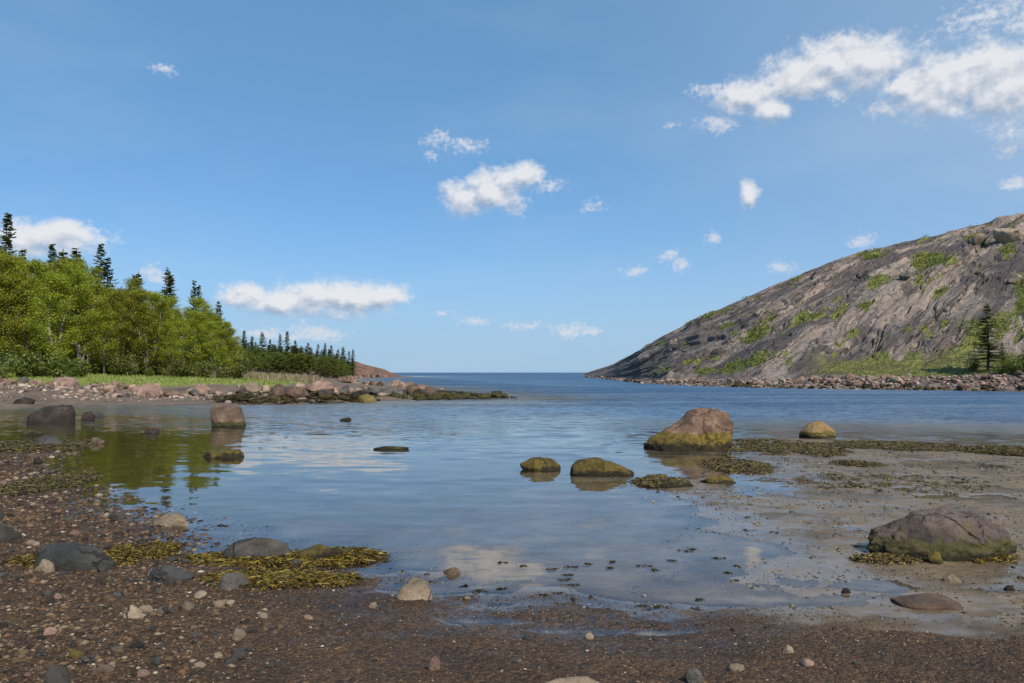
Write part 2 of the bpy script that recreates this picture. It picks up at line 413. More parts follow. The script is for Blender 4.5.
# --- water sheet, one surface from the cove to the horizon
nr_, nc_ = 420, 320
wd = np.concatenate([np.geomspace(.8, 600, nr_ - 40), np.geomspace(700, 40000, 40)])
wt = np.concatenate([np.linspace(-4.5, -1.55, 30), np.linspace(-1.5, 1.5, nc_ - 60), np.linspace(1.55, 4.5, 30)])
WX = wd[:, None] * wt[None, :]; WY = np.repeat(wd[:, None], nc_, 1)
near_ = WY < 600
WH = np.where(near_, terrain(np.where(near_, WX, 0), np.minimum(WY, 600)), -9.0)
WH = np.where(near_, WH, -9.0)
me = mk_mesh('water', np.stack([WX, WY, np.zeros_like(WX)], -1).reshape(-1, 3), grid_faces(nr_, nc_))
set_attr(me, 'depth', np.clip(-WH, 0, 9))
m, N, out = new_mat('sea_water')
pos = N.node('ShaderNodeNewGeometry').outputs['Position']
sx = N.node('ShaderNodeSeparateXYZ', {'Vector': pos})
depth = N.attr('depth')
# wind ripples: calm in the inner cove, livelier outside
blot = N.noise(N.vmath('MULTIPLY', pos, (.05, .16, 0)), 1.0, 4, .55)
dist = N.math('ADD', sx.outputs[1], N.math('MULTIPLY', N.math('SUBTRACT', blot, .5), 26.0))
dist = N.math('ADD', dist, N.math('MAXIMUM', N.math('MULTIPLY', sx.outputs[0], .35), N.math('MULTIPLY', N.math('SUBTRACT', sx.outputs[0], 3.0), .9)))
amp = N.sstep(dist, 10.0, 42.0, .035, 1.9)
amp2 = N.sstep(dist, 25.0, 150.0, 0.0, 1.0)
w1 = N.noise(N.vmath('MULTIPLY', pos, (1.6, 4.2, 0)), 1.0, 4, .6, .3, out='Color')
w2 = N.noise(N.vmath('MULTIPLY', pos, (.30, .85, 0)), 1.0, 5, .62, .3, out='Color')
w3 = N.noise(N.vmath('MULTIPLY', pos, (.9, 2.6, 0)), 1.0, 2, .5, .2, out='Color')
def slope(col, a):
    v = N.vmath('SUBTRACT', col, (.5, .5, .5))
    v = N.vmath('MULTIPLY', v, (.55, 1.0, 0))
    n = N.n.new('ShaderNodeVectorMath'); n.operation = 'SCALE'
    N.l.new(v, n.inputs[0])
    if isinstance(a, bpy.types.NodeSocket): N.l.new(a, n.inputs['Scale'])
    else: n.inputs['Scale'].default_value = a
    return n.outputs[0]
sl_ = N.vmath('ADD', slope(w1, amp), slope(w2, amp2))
sl_ = N.vmath('ADD', sl_, slope(w3, .055))
nrm = N.vmath('NORMALIZE', N.vmath('ADD', sl_, (0, 0, 1)))
fr = N.node('ShaderNodeFresnel', {'IOR': 1.333, 'Normal': nrm})
# wind-roughened water mirrors less at grazing angles than flat water
gust = N.noise(N.vmath('MULTIPLY', pos, (.045, .20, 0)), 1.0, 5, .6)
chop = N.math('MULTIPLY', N.sstep(dist, 15, 52), N.sstep(gust, .35, .62, .42, .72))
fre = N.math('MULTIPLY', fr.outputs[0], N.math('SUBTRACT', 1.0, chop))
turb = N.math('SUBTRACT', 1.0, N.math('POWER', 2.718, N.math('MULTIPLY', depth, -1.2)))
body = N.node('ShaderNodeBsdfDiffuse', {'Color': N.mix(N.sstep(depth, .15, .75), (.150, .125, .085), (.012, .062, .140))})
tr = N.node('ShaderNodeBsdfTransparent', {'Color': N.mix(N.sstep(depth, 0.0, .35), (1, 1, 1), (.86, .86, .74))})
gl = N.node('ShaderNodeBsdfGlossy', {'Color': (1, 1, 1, 1), 'Roughness': N.sstep(dist, 14, 46, .02, .40), 'Normal': nrm})
mb = N.node('ShaderNodeMixShader'); N.l.new(turb, mb.inputs[0]); N.l.new(tr.outputs[0], mb.inputs[1]); N.l.new(body.outputs[0], mb.inputs[2])
mw = N.node('ShaderNodeMixShader'); N.l.new(fre, mw.inputs[0]); N.l.new(mb.outputs[0], mw.inputs[1]); N.l.new(gl.outputs[0], mw.inputs[2])
N.l.new(mw.outputs[0], out.inputs[0])
me.materials.append(m)
tag(link('water', me), kind='structure')

# ================================================================== THE BARE ROCK HILL
SK = np.array([(560,374),(585,373.2),(598,369),(614,364),(640,350),(662,336),(692,321),(726,307),(765,289),(800,275),(838,260),(882,248),(920,241),(962,228),(1024,214),(1100,196),(1200,180),(1350,168),(1600,165)])
SH = np.array([(560,285),(585,262),(600,205),(620,150),(640,118),(670,102),(700,95),(760,83),(830,77),(900,73),(1024,66),(1100,63),(1200,60),(1600,58)])
RD = np.array([(560,300),(585,285),(600,262),(620,225),(640,200),(700,172),(760,158),(900,146),(1024,140),(1600,128)])
def hill_base(px, s):
    """s=0 at the waterline, 1 at the skyline, >1 over the back; returns x,y,z"""
    d0 = np.interp(px, SH[:, 0], SH[:, 1]); d1 = np.interp(px, RD[:, 0], RD[:, 1]); ys = np.interp(px, SK[:, 0], SK[:, 1])
    zr = CAMH + d1 * (HZ - ys) / F
    d = d0 + (d1 - d0) * s
    shelf = ss(px, 800, 850) * 1.0
    s_sh = np.clip((s - .03) / .97, 0, 2)
    # boulder apron, (right: grassy shelf), then the dome
    p_a = np.interp(s, [-.1, 0, .06, .10, .3, .6, .85, 1.0, 1.15, 1.5, 2.2], [-.14, -.005, .05, .075, .36, .70, .92, 1.0, .99, .85, .3])
    p_b = np.interp(s, [-.1, 0, .035, .09, .17, .23, .45, .7, .88, 1.0, 1.15, 1.5, 2.2], [-.10, -.005, .038, .060, .115, .165, .50, .79, .94, 1.0, .985, .85, .3])
    z = zr * (p_a * (1 - shelf) + p_b * shelf)
    z = np.where((s < .06) & (s >= 0), np.minimum(z, 1.3), z)
    lat = (px - CX) / F
    return lat * d, d, z
hn_r, hn_c = 460, 760
hs_ = np.concatenate([np.linspace(-.08, 1.05, hn_r - 40), np.linspace(1.06, 2.2, 40)])
hp = np.concatenate([np.linspace(584, 1120, hn_c - 80), np.linspace(1125, 1600, 80)])
HP, HS = np.meshgrid(hp, hs_)
HX, HY, HZz = hill_base(HP, HS)
# slabs dip towards the sea: band coordinate runs along them
BU = (HP - 560) / 330.0
BV = HS - .85 * (HP - 700) / 330.0
def hill_disp(px, s, x, y, z):
    bu = (px - 560) / 330.0; bv = s - .85 * (px - 700) / 330.0
    wob = .05 * fbm(bu * 4, bv * 4, 2.2, 4)
    b2 = bv + wob
    n1 = fbm(bu * 2.2, b2 * 7.0, 1.0, 4, .5)
    # slabs: plateaus cut by ledges, with open joints between them
    q1 = fbm(bu * 2.6, b2 * 6.5, 14.0, 3, .5); q2 = fbm(bu * 6.5 + .8 * q1, b2 * 13.0, 24.0, 3, .5)
    ledge = .85 * ss(q1, -.05, .05) + .75 * ss(q1, .22, .30) + .55 * ss(q2, -.05, .05) + .4 * ss(q2, .25, .33)
    joint = (1 - ss(np.abs(q1 - .0), .012, .05)) * .5 + (1 - ss(np.abs(q2 - .29), .015, .06)) * .35
    n3 = fbm(x * .22, y * .22, z * .35, 5, .55)
    n4 = fbm(x * .5, y * .5, z * .7 + 31, 4, .55)
    w = ss(s, .05, .16) * (1 - .85 * ss(px, 820, 850) * (1 - ss(s, .17, .24)))
    fade = .18 + .82 * ss(np.abs(1 - s), 0, .12)
    return w * fade * ss(px, 590, 650) * (.42 * n1 + .46 * (ledge - 1.1) - .8 * joint + .12 * n3 + .07 * n4) + (1 - w) * .18 * n3
dz = hill_disp(HP, HS, HX, HY, HZz)
gx = np.stack([np.gradient(a, axis=1) for a in (HX, HY, HZz)], -1); gy = np.stack([np.gradient(a, axis=0) for a in (HX, HY, HZz)], -1)
nn = np.cross(gx, gy); nn /= np.linalg.norm(nn, axis=-1, keepdims=True) + 1e-9
nn *= np.sign(nn[..., 2:3] + 1e-9)
HV = np.stack([HX, HY, HZz], -1) + nn * dz[..., None]
led_low = -dz
bv_w = BV + .06 * fbm(BU * 5, BV * 5, 2.2, 4)
mossn = fbm(BU * 10.0 - 4 * HS, HS * 9.0, 12.0, 4, .6) + .45 * fbm(BU * 2.2, BV * 3, 3.0, 2) + .14 * np.clip(-dz, -1, 1)
moss = ss(mossn, .36, .52) * ss(HS, .09, .14) * (1 - ss(HS, .97, 1.0)) * (.35 + .65 * ss(HP, 625, 700))
shelf = ss(HP + 25 * fbm(BU * 4, HS * 10, 1, 3), 800, 850) * ss(HS, .05, .075) * (1 - ss(HS + .06 * fbm(BU * 12, HS * 6, 5, 3), .17, .215))
me = mk_mesh('rock_hill', HV.reshape(-1, 3), grid_faces(hn_r, hn_c))
set_attr(me, 'slab', fbm(BU * 2.6 + 9, bv_w * 5.0, 44.0, 3, .5)); set_attr(me, 'moss', moss); set_attr(me, 'shelf', shelf); set_attr(me, 'apron', 1 - ss(HS, .045, .07) ); set_attr(me, 'bu', BU); set_attr(me, 'bv', BV); set_attr(me, 'crease', np.clip(-dz, -1.5, 1.5))
m, N, out = new_mat('hill_rock')
pos = N.node('ShaderNodeNewGeometry').outputs['Position']
bvec = N.node('ShaderNodeCombineXYZ', {'X': N.attr('bu'), 'Y': N.attr('bv')}).outputs[0]
bvec = N.vmath('ADD', bvec, N.vmath('MULTIPLY', N.vmath('SUBTRACT', N.noise(pos, .10, 4, .6, out='Color'), (.5, .5, .5)), (.10, .10, 0)))
na = N.noise(N.vmath('MULTIPLY', bvec, (2.0, 9.0, 1)), 1.3, 9, .66, .5)
nb = N.noise(N.vmath('MULTIPLY', bvec, (7.0, 34.0, 1)), 1.0, 9, .68, .4)
nc = N.noise(pos, .28, 9, .7); nd = N.noise(pos, 1.6, 6, .7)
c = N.ramp(na, [(.36, (.052, .042, .040)), (.45, (.085, .068, .060)), (.50, (.150, .118, .098)), (.56, (.26, .205, .168)), (.66, (.33, .265, .22))])
big = N.noise(N.vmath('ADD', N.vmath('MULTIPLY', bvec, (2.2, 4.5, 1)), N.vmath('MULTIPLY', N.noise(pos, .12, 3, .6, out='Color'), (.5, .5, 0))), 1.0, 5, .6)
c = N.mix(N.sstep(big, .50, .57, 0, .8), c, (.30, .225, .180))
c = N.mix(N.sstep(big, .47, .41, 0, .75), c, (.072, .055, .052))
c = N.mix(N.sstep(nb, .50, .58, 0, .45), c, (.058, .046, .045))
c = N.mix(N.sstep(nb, .45, .38, 0, .4), c, (.34, .275, .225))
c = N.mix(N.sstep(nc, .53, .60, 0, .6), c, (.29, .23, .185))
c = N.mix(N.sstep(nc, .46, .40, 0, .65), c, (.062, .050, .048))
c = N.mix(N.sstep(nd, .55, .64, 0, .6), c, (.052, .044, .040))
c = N.mix(N.sstep(N.noise(pos, .6, 8, .72), .55, .62, 0, .55), c, (.150, .122, .05))
cr = N.node('ShaderNodeTexVoronoi', {'Vector': N.vmath('ADD', N.vmath('MULTIPLY', bvec, (9.0, 26.0, 1)), N.vmath('MULTIPLY', N.noise(pos, .3, 4, .6, out='Color'), (1.2, 1.2, 0))), 'Scale': 1.0}, feature='DISTANCE_TO_EDGE')
crk = N.math('MULTIPLY', N.sstep(cr.outputs['Distance'], .05, .012), N.sstep(nc, .45, .55))
c = N.mix(N.math('MULTIPLY', crk, .85), c, (.022, .019, .018))
st = N.noise(N.vmath('MULTIPLY', pos, (.32, .05, .06)), 1.4, 6, .7)
c = N.mix(N.sstep(st, .55, .64, 0, .5), c, (.048, .040, .040))
slabt = N.attr('slab')
sj = N.math('ADD', slabt, N.math('MULTIPLY', N.math('SUBTRACT', nc, .5), .9))
c = N.mix(N.sstep(sj, .02, -.16, 0, .6), c, (.056, .043, .043))
c = N.mix(N.sstep(sj, .12, .30, 0, .55), c, (.30, .235, .19))
c = N.mix(N.sstep(nb, .55, .63, 0, .4), c, (.050, .040, .040))
mossc = N.ramp(N.noise(pos, .8, 6, .7), [(.3, (.075, .080, .016)), (.5, (.125, .140, .020)), (.7, (.19, .185, .035))])
mz = N.math('ADD', N.attr('moss'), N.math('MULTIPLY', N.math('SUBTRACT', N.noise(pos, .7, 7, .7), .5), 1.1))
c = N.mix(N.sstep(mz, .40, .58, 0, .95), c, mossc)
shc = N.ramp(N.noise(pos, .5, 7, .7), [(.32, (.080, .060, .026)), (.45, (.115, .110, .028)), (.55, (.165, .180, .028)), (.68, (.22, .20, .06))])
c = N.mix(N.attr('shelf'), c, shc)
apc = N.ramp(N.noise(pos, 1.1, 7, .7), [(.35, (.05, .04, .034)), (.5, (.16, .115, .09)), (.65, (.30, .225, .18))])
c = N.mix(N.attr('apron'), c, apc)
bh = N.math('ADD', N.math('MULTIPLY', nb, .9), N.math('ADD', N.math('MULTIPLY', nc, .9), N.math('SUBTRACT', N.math('MULTIPLY', nd, .3), N.math('MULTIPLY', crk, .4))))
bump = N.node('ShaderNodeBump', {'Height': bh, 'Strength': .9, 'Distance': 1.0})
principled(N, out, Base_Color=c, Roughness=.85, Normal=bump.outputs[0])
me.materials.append(m)
tag(link('rock_hill', me), kind='structure')
def hill_pt(px, s):
    j = int(np.argmin(np.abs(hp - px))); i = int(np.argmin(np.abs(hs_ - s)))
    return HV[i, j]
def hill_px(px, py):
    """first place on the hill seen at this height of the photograph"""
    j = int(np.argmin(np.abs(hp - px)))
    col = HV[:, j]; yy = HZ - (col[:, 2] - CAMH) / col[:, 1] * F
    i = int(np.argmax(yy <= py)) if np.any(yy <= py) else len(yy) - 1
    return col[i]

# ================================================================== ROCKS
def rock_mat(name, ramp, speck=.5, algae=None, alg_h=(.0, .12), lichen=None, weed_dark=.06, rough=.8, hue=.0):
    m, N, out = new_mat(name)
    tc = N.node('ShaderNodeTexCoord').outputs['Object']
    oi = N.node('ShaderNodeObjectInfo')
    geo = N.node('ShaderNodeNewGeometry')
    off = N.vmath('MULTIPLY', N.node('ShaderNodeCombineXYZ', {'X': oi.outputs['Random'], 'Y': oi.outputs['Random']}).outputs[0], (37., 53., 0))
    p = N.vmath('ADD', geo.outputs['Position'], off)
    n0 = N.noise(p, 2.2, 8, .65); n2 = N.noise(p, 16, 7, .75); n3 = N.noise(p, 80, 3, .6)
    c = N.ramp(n0, ramp)
    vc = N.node('ShaderNodeTexVoronoi', {'Vector': N.vmath('ADD', p, N.vmath('MULTIPLY', N.noise(p, 1.5, 4, .6, out='Color'), (.7, .7, .7))), 'Scale': 1.6}, feature='DISTANCE_TO_EDGE')
    crack = N.math('MULTIPLY', N.sstep(vc.outputs['Distance'], .022, .004), N.sstep(N.noise(p, 1.1, 3, .5), .45, .55))
    c = N.mix(N.sstep(n2, .52, .68, 0, speck), c, ramp[0][1])
    c = N.mix(N.sstep(n2, .42, .30, 0, speck * .6), c, ramp[-1][1])
    c = N.mix(N.sstep(n3, .6, .7, 0, speck * .7), c, tuple(k * .4 for k in ramp[0][1]))
    vb = N.math('ADD', .75, N.math('MULTIPLY', oi.outputs['Random'], .5))
    c = N.mix(1.0, c, N.node('ShaderNodeCombineColor', {0: vb, 1: vb, 2: vb}).outputs[0], 'MULTIPLY')
    if lichen:
        c = N.mix(N.sstep(N.noise(p, 3.4, 7, .7), .54, .66, 0, .8), c, lichen)
    if algae:
        z = N.node('ShaderNodeSeparateXYZ', {'Vector': geo.outputs['Position']}).outputs[2]
        zn = N.math('ADD', z, N.math('MULTIPLY', N.math('SUBTRACT', N.noise(p, 4.0, 8, .75), .5), (alg_h[1] - alg_h[0]) * 1.7))
        ac = N.ramp(N.noise(p, 9., 6, .7), [(.3, tuple(k * .35 for k in algae)), (.5, algae), (.7, tuple(min(1, k * 1.8) for k in algae))])
        c = N.mix(N.sstep(zn, alg_h[1], alg_h[0] + (alg_h[1] - alg_h[0]) * .86, 0, .92), c, ac)
        c = N.mix(N.sstep(zn, weed_dark, weed_dark * .4, 0, .9), c, (.014, .012, .007))
    c = N.mix(N.math('MULTIPLY', crack, .8), c, (.02, .016, .013))
    bh = N.math('ADD', N.math('SUBTRACT', N.math('MULTIPLY', n2, .055), N.math('MULTIPLY', crack, .03)), N.math('MULTIPLY', n3, .012))
    bump = N.node('ShaderNodeBump', {'Height': N.math('ADD', bh, N.math('MULTIPLY', n0, .10)), 'Strength': .8, 'Distance': 1.0})
    principled(N, out, Base_Color=c, Roughness=rough, Normal=bump.outputs[0], Specular_IOR_Level=.25)
    return m
PINK = [(.28, (.10, .070, .055)), (.5, (.25, .155, .115)), (.72, (.36, .245, .19))]
GREY = [(.30, (.032, .028, .024)), (.5, (.078, .070, .060)), (.70, (.17, .15, .125))]
TAN = [(.28, (.14, .105, .070)), (.5, (.27, .205, .140)), (.72, (.40, .32, .235))]
DARK = [(.30, (.014, .011, .009)), (.5, (.032, .024, .019)), (.70, (.072, .054, .042))]
BROWN = [(.32, (.050, .033, .024)), (.5, (.115, .074, .050)), (.68, (.205, .138, .098))]
SLATE = [(.30, (.026, .025, .024)), (.5, (.050, .049, .046)), (.70, (.088, .086, .080))]
ALG = (.085, .075, .010)
M = dict(
 pink=rock_mat('pink_granite', PINK), grey=rock_mat('grey_rock', GREY), tan=rock_mat('tan_rock', TAN), dark=rock_mat('dark_rock', DARK, rough=.85),
 slate=rock_mat('slate_rock', SLATE, speck=.25, rough=.6), brown=rock_mat('brown_rock', BROWN),
 big=rock_mat('waterside_boulder', [(.33, (.070, .044, .030)), (.5, (.185, .112, .074)), (.66, (.31, .20, .14))], .55, (.130, .094, .014), (.10, .38), weed_dark=.17),
 round=rock_mat('ochre_boulder', [(.28, (.16, .10, .045)), (.5, (.32, .20, .085)), (.72, (.42, .30, .16))], .4, (.10, .08, .015), (.02, .16), weed_dark=.07),
 fore=rock_mat('mossy_boulder', [(.34, (.036, .027, .024)), (.48, (.082, .060, .052)), (.64, (.165, .120, .100))], .5, (.070, .060, .020), (.02, .17), lichen=(.105, .095, .034), weed_dark=.08),
 algae=rock_mat('weedy_rock', [(.28, (.07, .055, .02)), (.5, (.14, .11, .035)), (.72, (.27, .22, .10))], .55, (.090, .066, .014), (.03, .30), weed_dark=.06),
 block=rock_mat('block_rock', BROWN, .5, (.045, .045, .012), (-.02, .16), weed_dark=.05),
 yellow=rock_mat('yellow_weedy_rock', [(.28, (.075, .058, .016)), (.5, (.150, .118, .032)), (.72, (.25, .20, .085))], .4),
 bankdark=rock_mat('tide_dark_rock', DARK, .5, (.05, .045, .012), (.0, .4), weed_dark=.1),
)
def rock_verts(seed, dims, sub=4, cuts=9, rough=.10, prof=None, flat=.0, cutr=(.55, .9), boxy=1.0):
    rg = np.random.RandomState(seed)
    v, f = ico(sub); v = v.copy()
    if boxy != 1.0:
        v = np.sign(v) * np.abs(v) ** boxy
    if prof is not None:
        # the height of the back along the rock's length comes from its measured outline
        pr = np.array(prof, float)
        top = np.interp(v[:, 0], pr[:, 0], pr[:, 1])
        rad = np.sqrt(np.clip(1 - np.abs(v[:, 0]) ** (2 / boxy), 1e-3, 1))
        zr = np.clip(v[:, 2] / rad, -1, 1)
        v[:, 2] = np.where(v[:, 2] > 0, zr * top, zr * rad * .5)
    for k in range(cuts):
        n = rg.normal(size=3); n[2] = n[2] * .8 + .15; n /= np.linalg.norm(n)
        o = rg.uniform(*cutr) * (1.0 if prof is None else np.max(v @ n))
        d = v @ n
        v -= n * (np.clip(d - o, 0, None) * .92)[:, None]
    o3 = rg.uniform(-50, 50, 3)
    n1 = fbm(v[:, 0] * 1.6 + o3[0], v[:, 1] * 1.6 + o3[1], v[:, 2] * 1.6 + o3[2], 3)
    n2 = fbm(v[:, 0] * 6 + o3[1], v[:, 1] * 6 + o3[2], v[:, 2] * 6 + o3[0], 4, .55)
    if prof is None:
        v *= (1 + rough * n1 * 1.3 + rough * .5 * n2)[:, None]
        v /= np.abs(v).max(0)
    else:
        v *= (1 + rough * .6 * n1 + rough * .6 * n2)[:, None]
        lo, hi = v[:, 0].min(), v[:, 0].max()
        v[:, 0] = (v[:, 0] - lo) / (hi - lo) * 2 - 1; v[:, 1] /= np.abs(v[:, 1]).max(); v[:, 2] /= v[:, 2].max()
    v = v * (np.array(dims) / 2)
    return v, f
def px_rock(name, label, mat, px0, px1, ytop, ybase, seed, cat='rock', depthk=.75, sink=.12, cuts=9, rough=.10, prof=None, sub=4, rot=0.0, tilt=0.0, zbase=None, group=None, cutr=(.55, .9), boxy=1.0, hk=1.0):
    cx, cy = G((px0 + px1) / 2, ybase, 0.0)
    for _ in range(4):
        z = TZ(cx, cy) if zbase is None else zbase
        z = max(z, 0.0)
        cx, cy = G((px0 + px1) / 2, ybase, z)
    w = (px1 - px0) / F * cy
    h = (ybase - ytop) / F * cy
    dp = w * depthk
    # base line is the front edge: centre lies half a depth further; top seen foreshortened
    hh = h - dp * .5 * (CAMH - z) / cy * .6
    hh = max(hh, h * .45) * hk
    cy2 = cy + dp * .42
    w *= cy2 / cy
    full = hh * (1 + sink) * (2 if prof is None else 2)
    hfull = hh * 2
    v, f = rock_verts(seed, (w, dp, hfull if prof is None else hh * 2), sub, cuts, rough, prof, cutr=cutr, boxy=boxy)
    if prof is None:
        v[:, 2] = np.where(v[:, 2] < 0, v[:, 2] * .45, v[:, 2])
    me = mk_mesh(name, v, f, [M[mat]])
    o = link(name, me, loc=(XA((px0 + px1) / 2, cy2), cy2, z - hh * sink * .3), rot=(0, tilt, rot))
    return tag(o, label, cat, group)

RK = px_rock
# --- boulders of the water's edge and the flats
RK('boulder', 'big brown boulder with sloping back and yellow algae skirt at the water edge', 'big', 643, 732, 406, 450, 11, 'boulder', .72, sub=6, cuts=6, rough=.08, cutr=(.86, .97),
   prof=[(-1, .0), (-.95, .14), (-.8, .30), (-.5, .49), (-.25, .62), (-.12, .72), (.0, .88), (.15, .96), (.35, 1.0), (.6, .98), (.8, .88), (.92, .70), (.98, .45), (1, .2)])
RK('boulder', 'rounded ochre boulder standing in seaweed on the far edge of the flats', 'round', 799, 838, 420, 438, 12, 'boulder', .8, rough=.07, cuts=7, cutr=(.65, .95))
RK('boulder', 'large flat-backed mossy boulder on the mud at right foreground', 'fore', 860, 1010, 507, 560, 13, 'boulder', .60, sub=6, cuts=8, rough=.10, cutr=(.84, .96),
   prof=[(-1, .1), (-.97, .36), (-.88, .52), (-.7, .62), (-.4, .76), (-.1, .92), (.2, 1.0), (.45, .98), (.65, .84), (.82, .62), (.93, .45), (1, .15)])
RK('stone', 'small ochre stone leaning against the front of the large mossy boulder', 'round', 921, 940, 551, 564, 14, 'stone', .8)
RK('rock', 'flat weed-covered rock in shallow water, left of the big boulder', 'algae', 566, 634, 457, 476, 15, 'rock', .62, cuts=7)
RK('rock', 'small low weedy rock in shallow water, farthest left of the mid-cove rocks', 'algae', 519, 561, 457, 470, 16, 'rock', .6, rough=.07)
RK('rock', 'low green mound of weedy rock just in front of the big boulder', 'algae', 642, 668, 473, 481, 17, 'rock', .6, rough=.14)
RK('rock', 'flat olive weedy rock at the tip of the mud flat', 'algae', 650, 694, 479, 488, 18, 'rock', .5, rough=.14)
RK('rock', 'weedy low rock on the reflection side of the big boulder', 'algae', 698, 736, 474, 484, 19, 'rock', .5, rough=.16)
RK('boulder', 'upright blocky brown boulder standing in the left cove water', 'block', 213, 246, 403, 427, 20, 'boulder', .8, cuts=5, rough=.07, cutr=(.78, .92), boxy=.86,
   prof=[(-1, .5), (-.92, .85), (-.6, 1.0), (0, .94), (.5, .92), (.85, .84), (1, .5)])
RK('rock', 'flat olive weedy rock in the water before the upright block', 'algae', 204, 248, 446, 458, 21, 'rock', .6)
RK('boulder', 'dark wet boulder with sloping top near the left bank', 'dark', 31, 75, 404, 422, 22, 'boulder', .7, cuts=5, cutr=(.82, .95), rough=.10, boxy=.8,
   prof=[(-1, .2), (-.85, .5), (-.5, .72), (-.1, .95), (.3, 1.0), (.75, .95), (.95, .7), (1, .3)])
RK('stone', 'small round dark stone right of the dark wet boulder', 'dark', 83, 96, 411, 420, 23, 'stone', .8)
RK('stone', 'low grey stone in water right of the small round dark stone', 'slate', 94, 106, 411, 417, 24, 'stone', .7)
RK('rock', 'flat dark rock on the wet sand, left of the dark wet boulder', 'dark', 15, 36, 397, 404, 25, 'rock', .7)
RK('rock', 'smooth blue-grey slab at the left shore of the cove', 'slate', 31, 67, 435, 446, 26, 'rock', .6, rough=.05)
RK('rock', 'dark rock barely above the water in the middle of the left cove', 'dark', 143, 163, 427, 433, 27, 'rock', .6)
RK('rock', 'low brown rock in the shallows right of the blue-grey slab', 'brown', 89, 106, 437, 444, 28, 'rock', .7)
RK('rock', 'dark flat rock at the left shore behind the blue-grey slab', 'bankdark', 20, 44, 428, 436, 29, 'rock', .7)
RK('rock', 'tan stone half in water at the end of the pebble shore', 'tan', 156, 192, 513, 527, 30, 'rock', .7)
RK('rock', 'pale-topped grey rock cut by the left picture edge', 'grey', -12, 27, 522, 543, 31, 'rock', .7)
RK('rock', 'long smooth dark grey slab among pebbles at left foreground', 'slate', 40, 119, 543, 570, 32, 'rock', .55, rough=.06, cuts=4, cutr=(.86, .96),
   prof=[(-1, .2), (-.8, .75), (-.4, 1.0), (.2, .95), (.6, .8), (.9, .45), (1, .2)])
RK('stone', 'small tan stone leaning on the left end of the long grey slab', 'tan', 39, 60, 559, 573, 33, 'stone', .7)
RK('rock', 'thin blue-grey slab lying in the pebbles left of the seaweed', 'slate', 149, 197, 566, 583, 34, 'rock', .6, rough=.05)
RK('rock', 'rounded grey rock rising from yellow seaweed at the water edge', 'grey', 226, 294, 537, 562, 35, 'rock', .6, cuts=8)
RK('rock', 'olive rock draped with seaweed right of the rounded grey rock', 'algae', 297, 352, 545, 562, 36, 'rock', .6, rough=.14)
RK('rock', 'pale grey rock at the lower edge of the seaweed patch', 'grey', 216, 252, 570, 590, 37, 'rock', .7)
RK('stone', 'squat pale stone at the edge of gravel and shallow water', 'tan', 397, 436, 578, 600, 38, 'stone', .8, cuts=10, cutr=(.6, .8))
RK('stone', 'pale cream stone alone on the brown gravel', 'tan', 126, 151, 605, 619, 39, 'stone', .7)
RK('stone', 'small angular tan stone on open gravel at centre left', 'tan', 236, 250, 627, 640, 40, 'stone', .8)
RK('stone', 'reddish round pebble on the gravel at bottom centre', 'pink', 427, 442, 656, 671, 41, 'stone', .8)
RK('stone', 'grey stone with a pale vein cut by the bottom picture edge', 'grey', 46, 80, 665, 696, 42, 'stone', .7)
RK('stone', 'brownish stone on the gravel right of the veined stone', 'brown', 97, 120, 662, 677, 43, 'stone', .7)
RK('rock', 'flat pale slab half out of the bottom picture edge', 'tan', 526, 602, 676, 696, 44, 'rock', .5)
RK('stone', 'grey stone lying on the dark gravel at bottom right of centre', 'grey', 681, 701, 668, 685, 45, 'stone', .7)
RK('stone', 'flat pale stone right of the grey stone at the bottom', 'tan', 725, 742, 664, 672, 46, 'stone', .7)
RK('rock', 'thin flat brown slab lying on the wet mud before the large boulder', 'brown', 889, 950, 594, 609, 47, 'rock', .9, cuts=2, rough=.08, boxy=.6, hk=.55)
RK('stone', 'pale flat stone on the mud between large boulder and thin slab', 'tan', 938, 958, 573, 583, 48, 'stone', .8)
RK('stone', 'brown stone in the water film above the squat pale stone', 'brown', 443, 461, 567, 575, 49, 'stone', .8)
RK('stone', 'small grey stone in the gap left of the seaweed patch', 'grey', 168, 180, 574, 586, 50, 'stone', .8)
RK('stone', 'pale stone under the squat pale stone on wet gravel', 'tan', 370, 380, 601, 608, 51, 'stone', .8)
RK('stone', 'pink stone at lower left among the pebbles', 'pink', 48, 66, 627, 636, 52, 'stone', .8)
RK('stone', 'orange pebble in the lower left gravel', 'round', 74, 88, 650, 658, 53, 'stone', .8)
RK('stone', 'white pebble by the waterline gravel at lower right', 'tan', 776, 790, 645, 654, 54, 'stone', .8)
RK('stone', 'small white stone at the right edge of the mud', 'tan', 1012, 1024, 573, 580, 55, 'stone', .8)
RK('stone', 'dark weedy stone on the mud at the right edge of the thin slab', 'dark', 996, 1009, 585, 591, 56, 'stone', .8)
RK('stone', 'dark pebble alone on the wet mud left of the thin slab', 'dark', 836, 847, 588, 594, 57, 'stone', .8)
RK('rock', 'small black rock awash in the outer cove before the spit', 'bankdark', 340, 353, 417, 421, 58, 'rock', .6)
RK('rock', 'thin dark rock barely awash in mid cove', 'bankdark', 372, 410, 446, 450, 59, 'rock', .4)

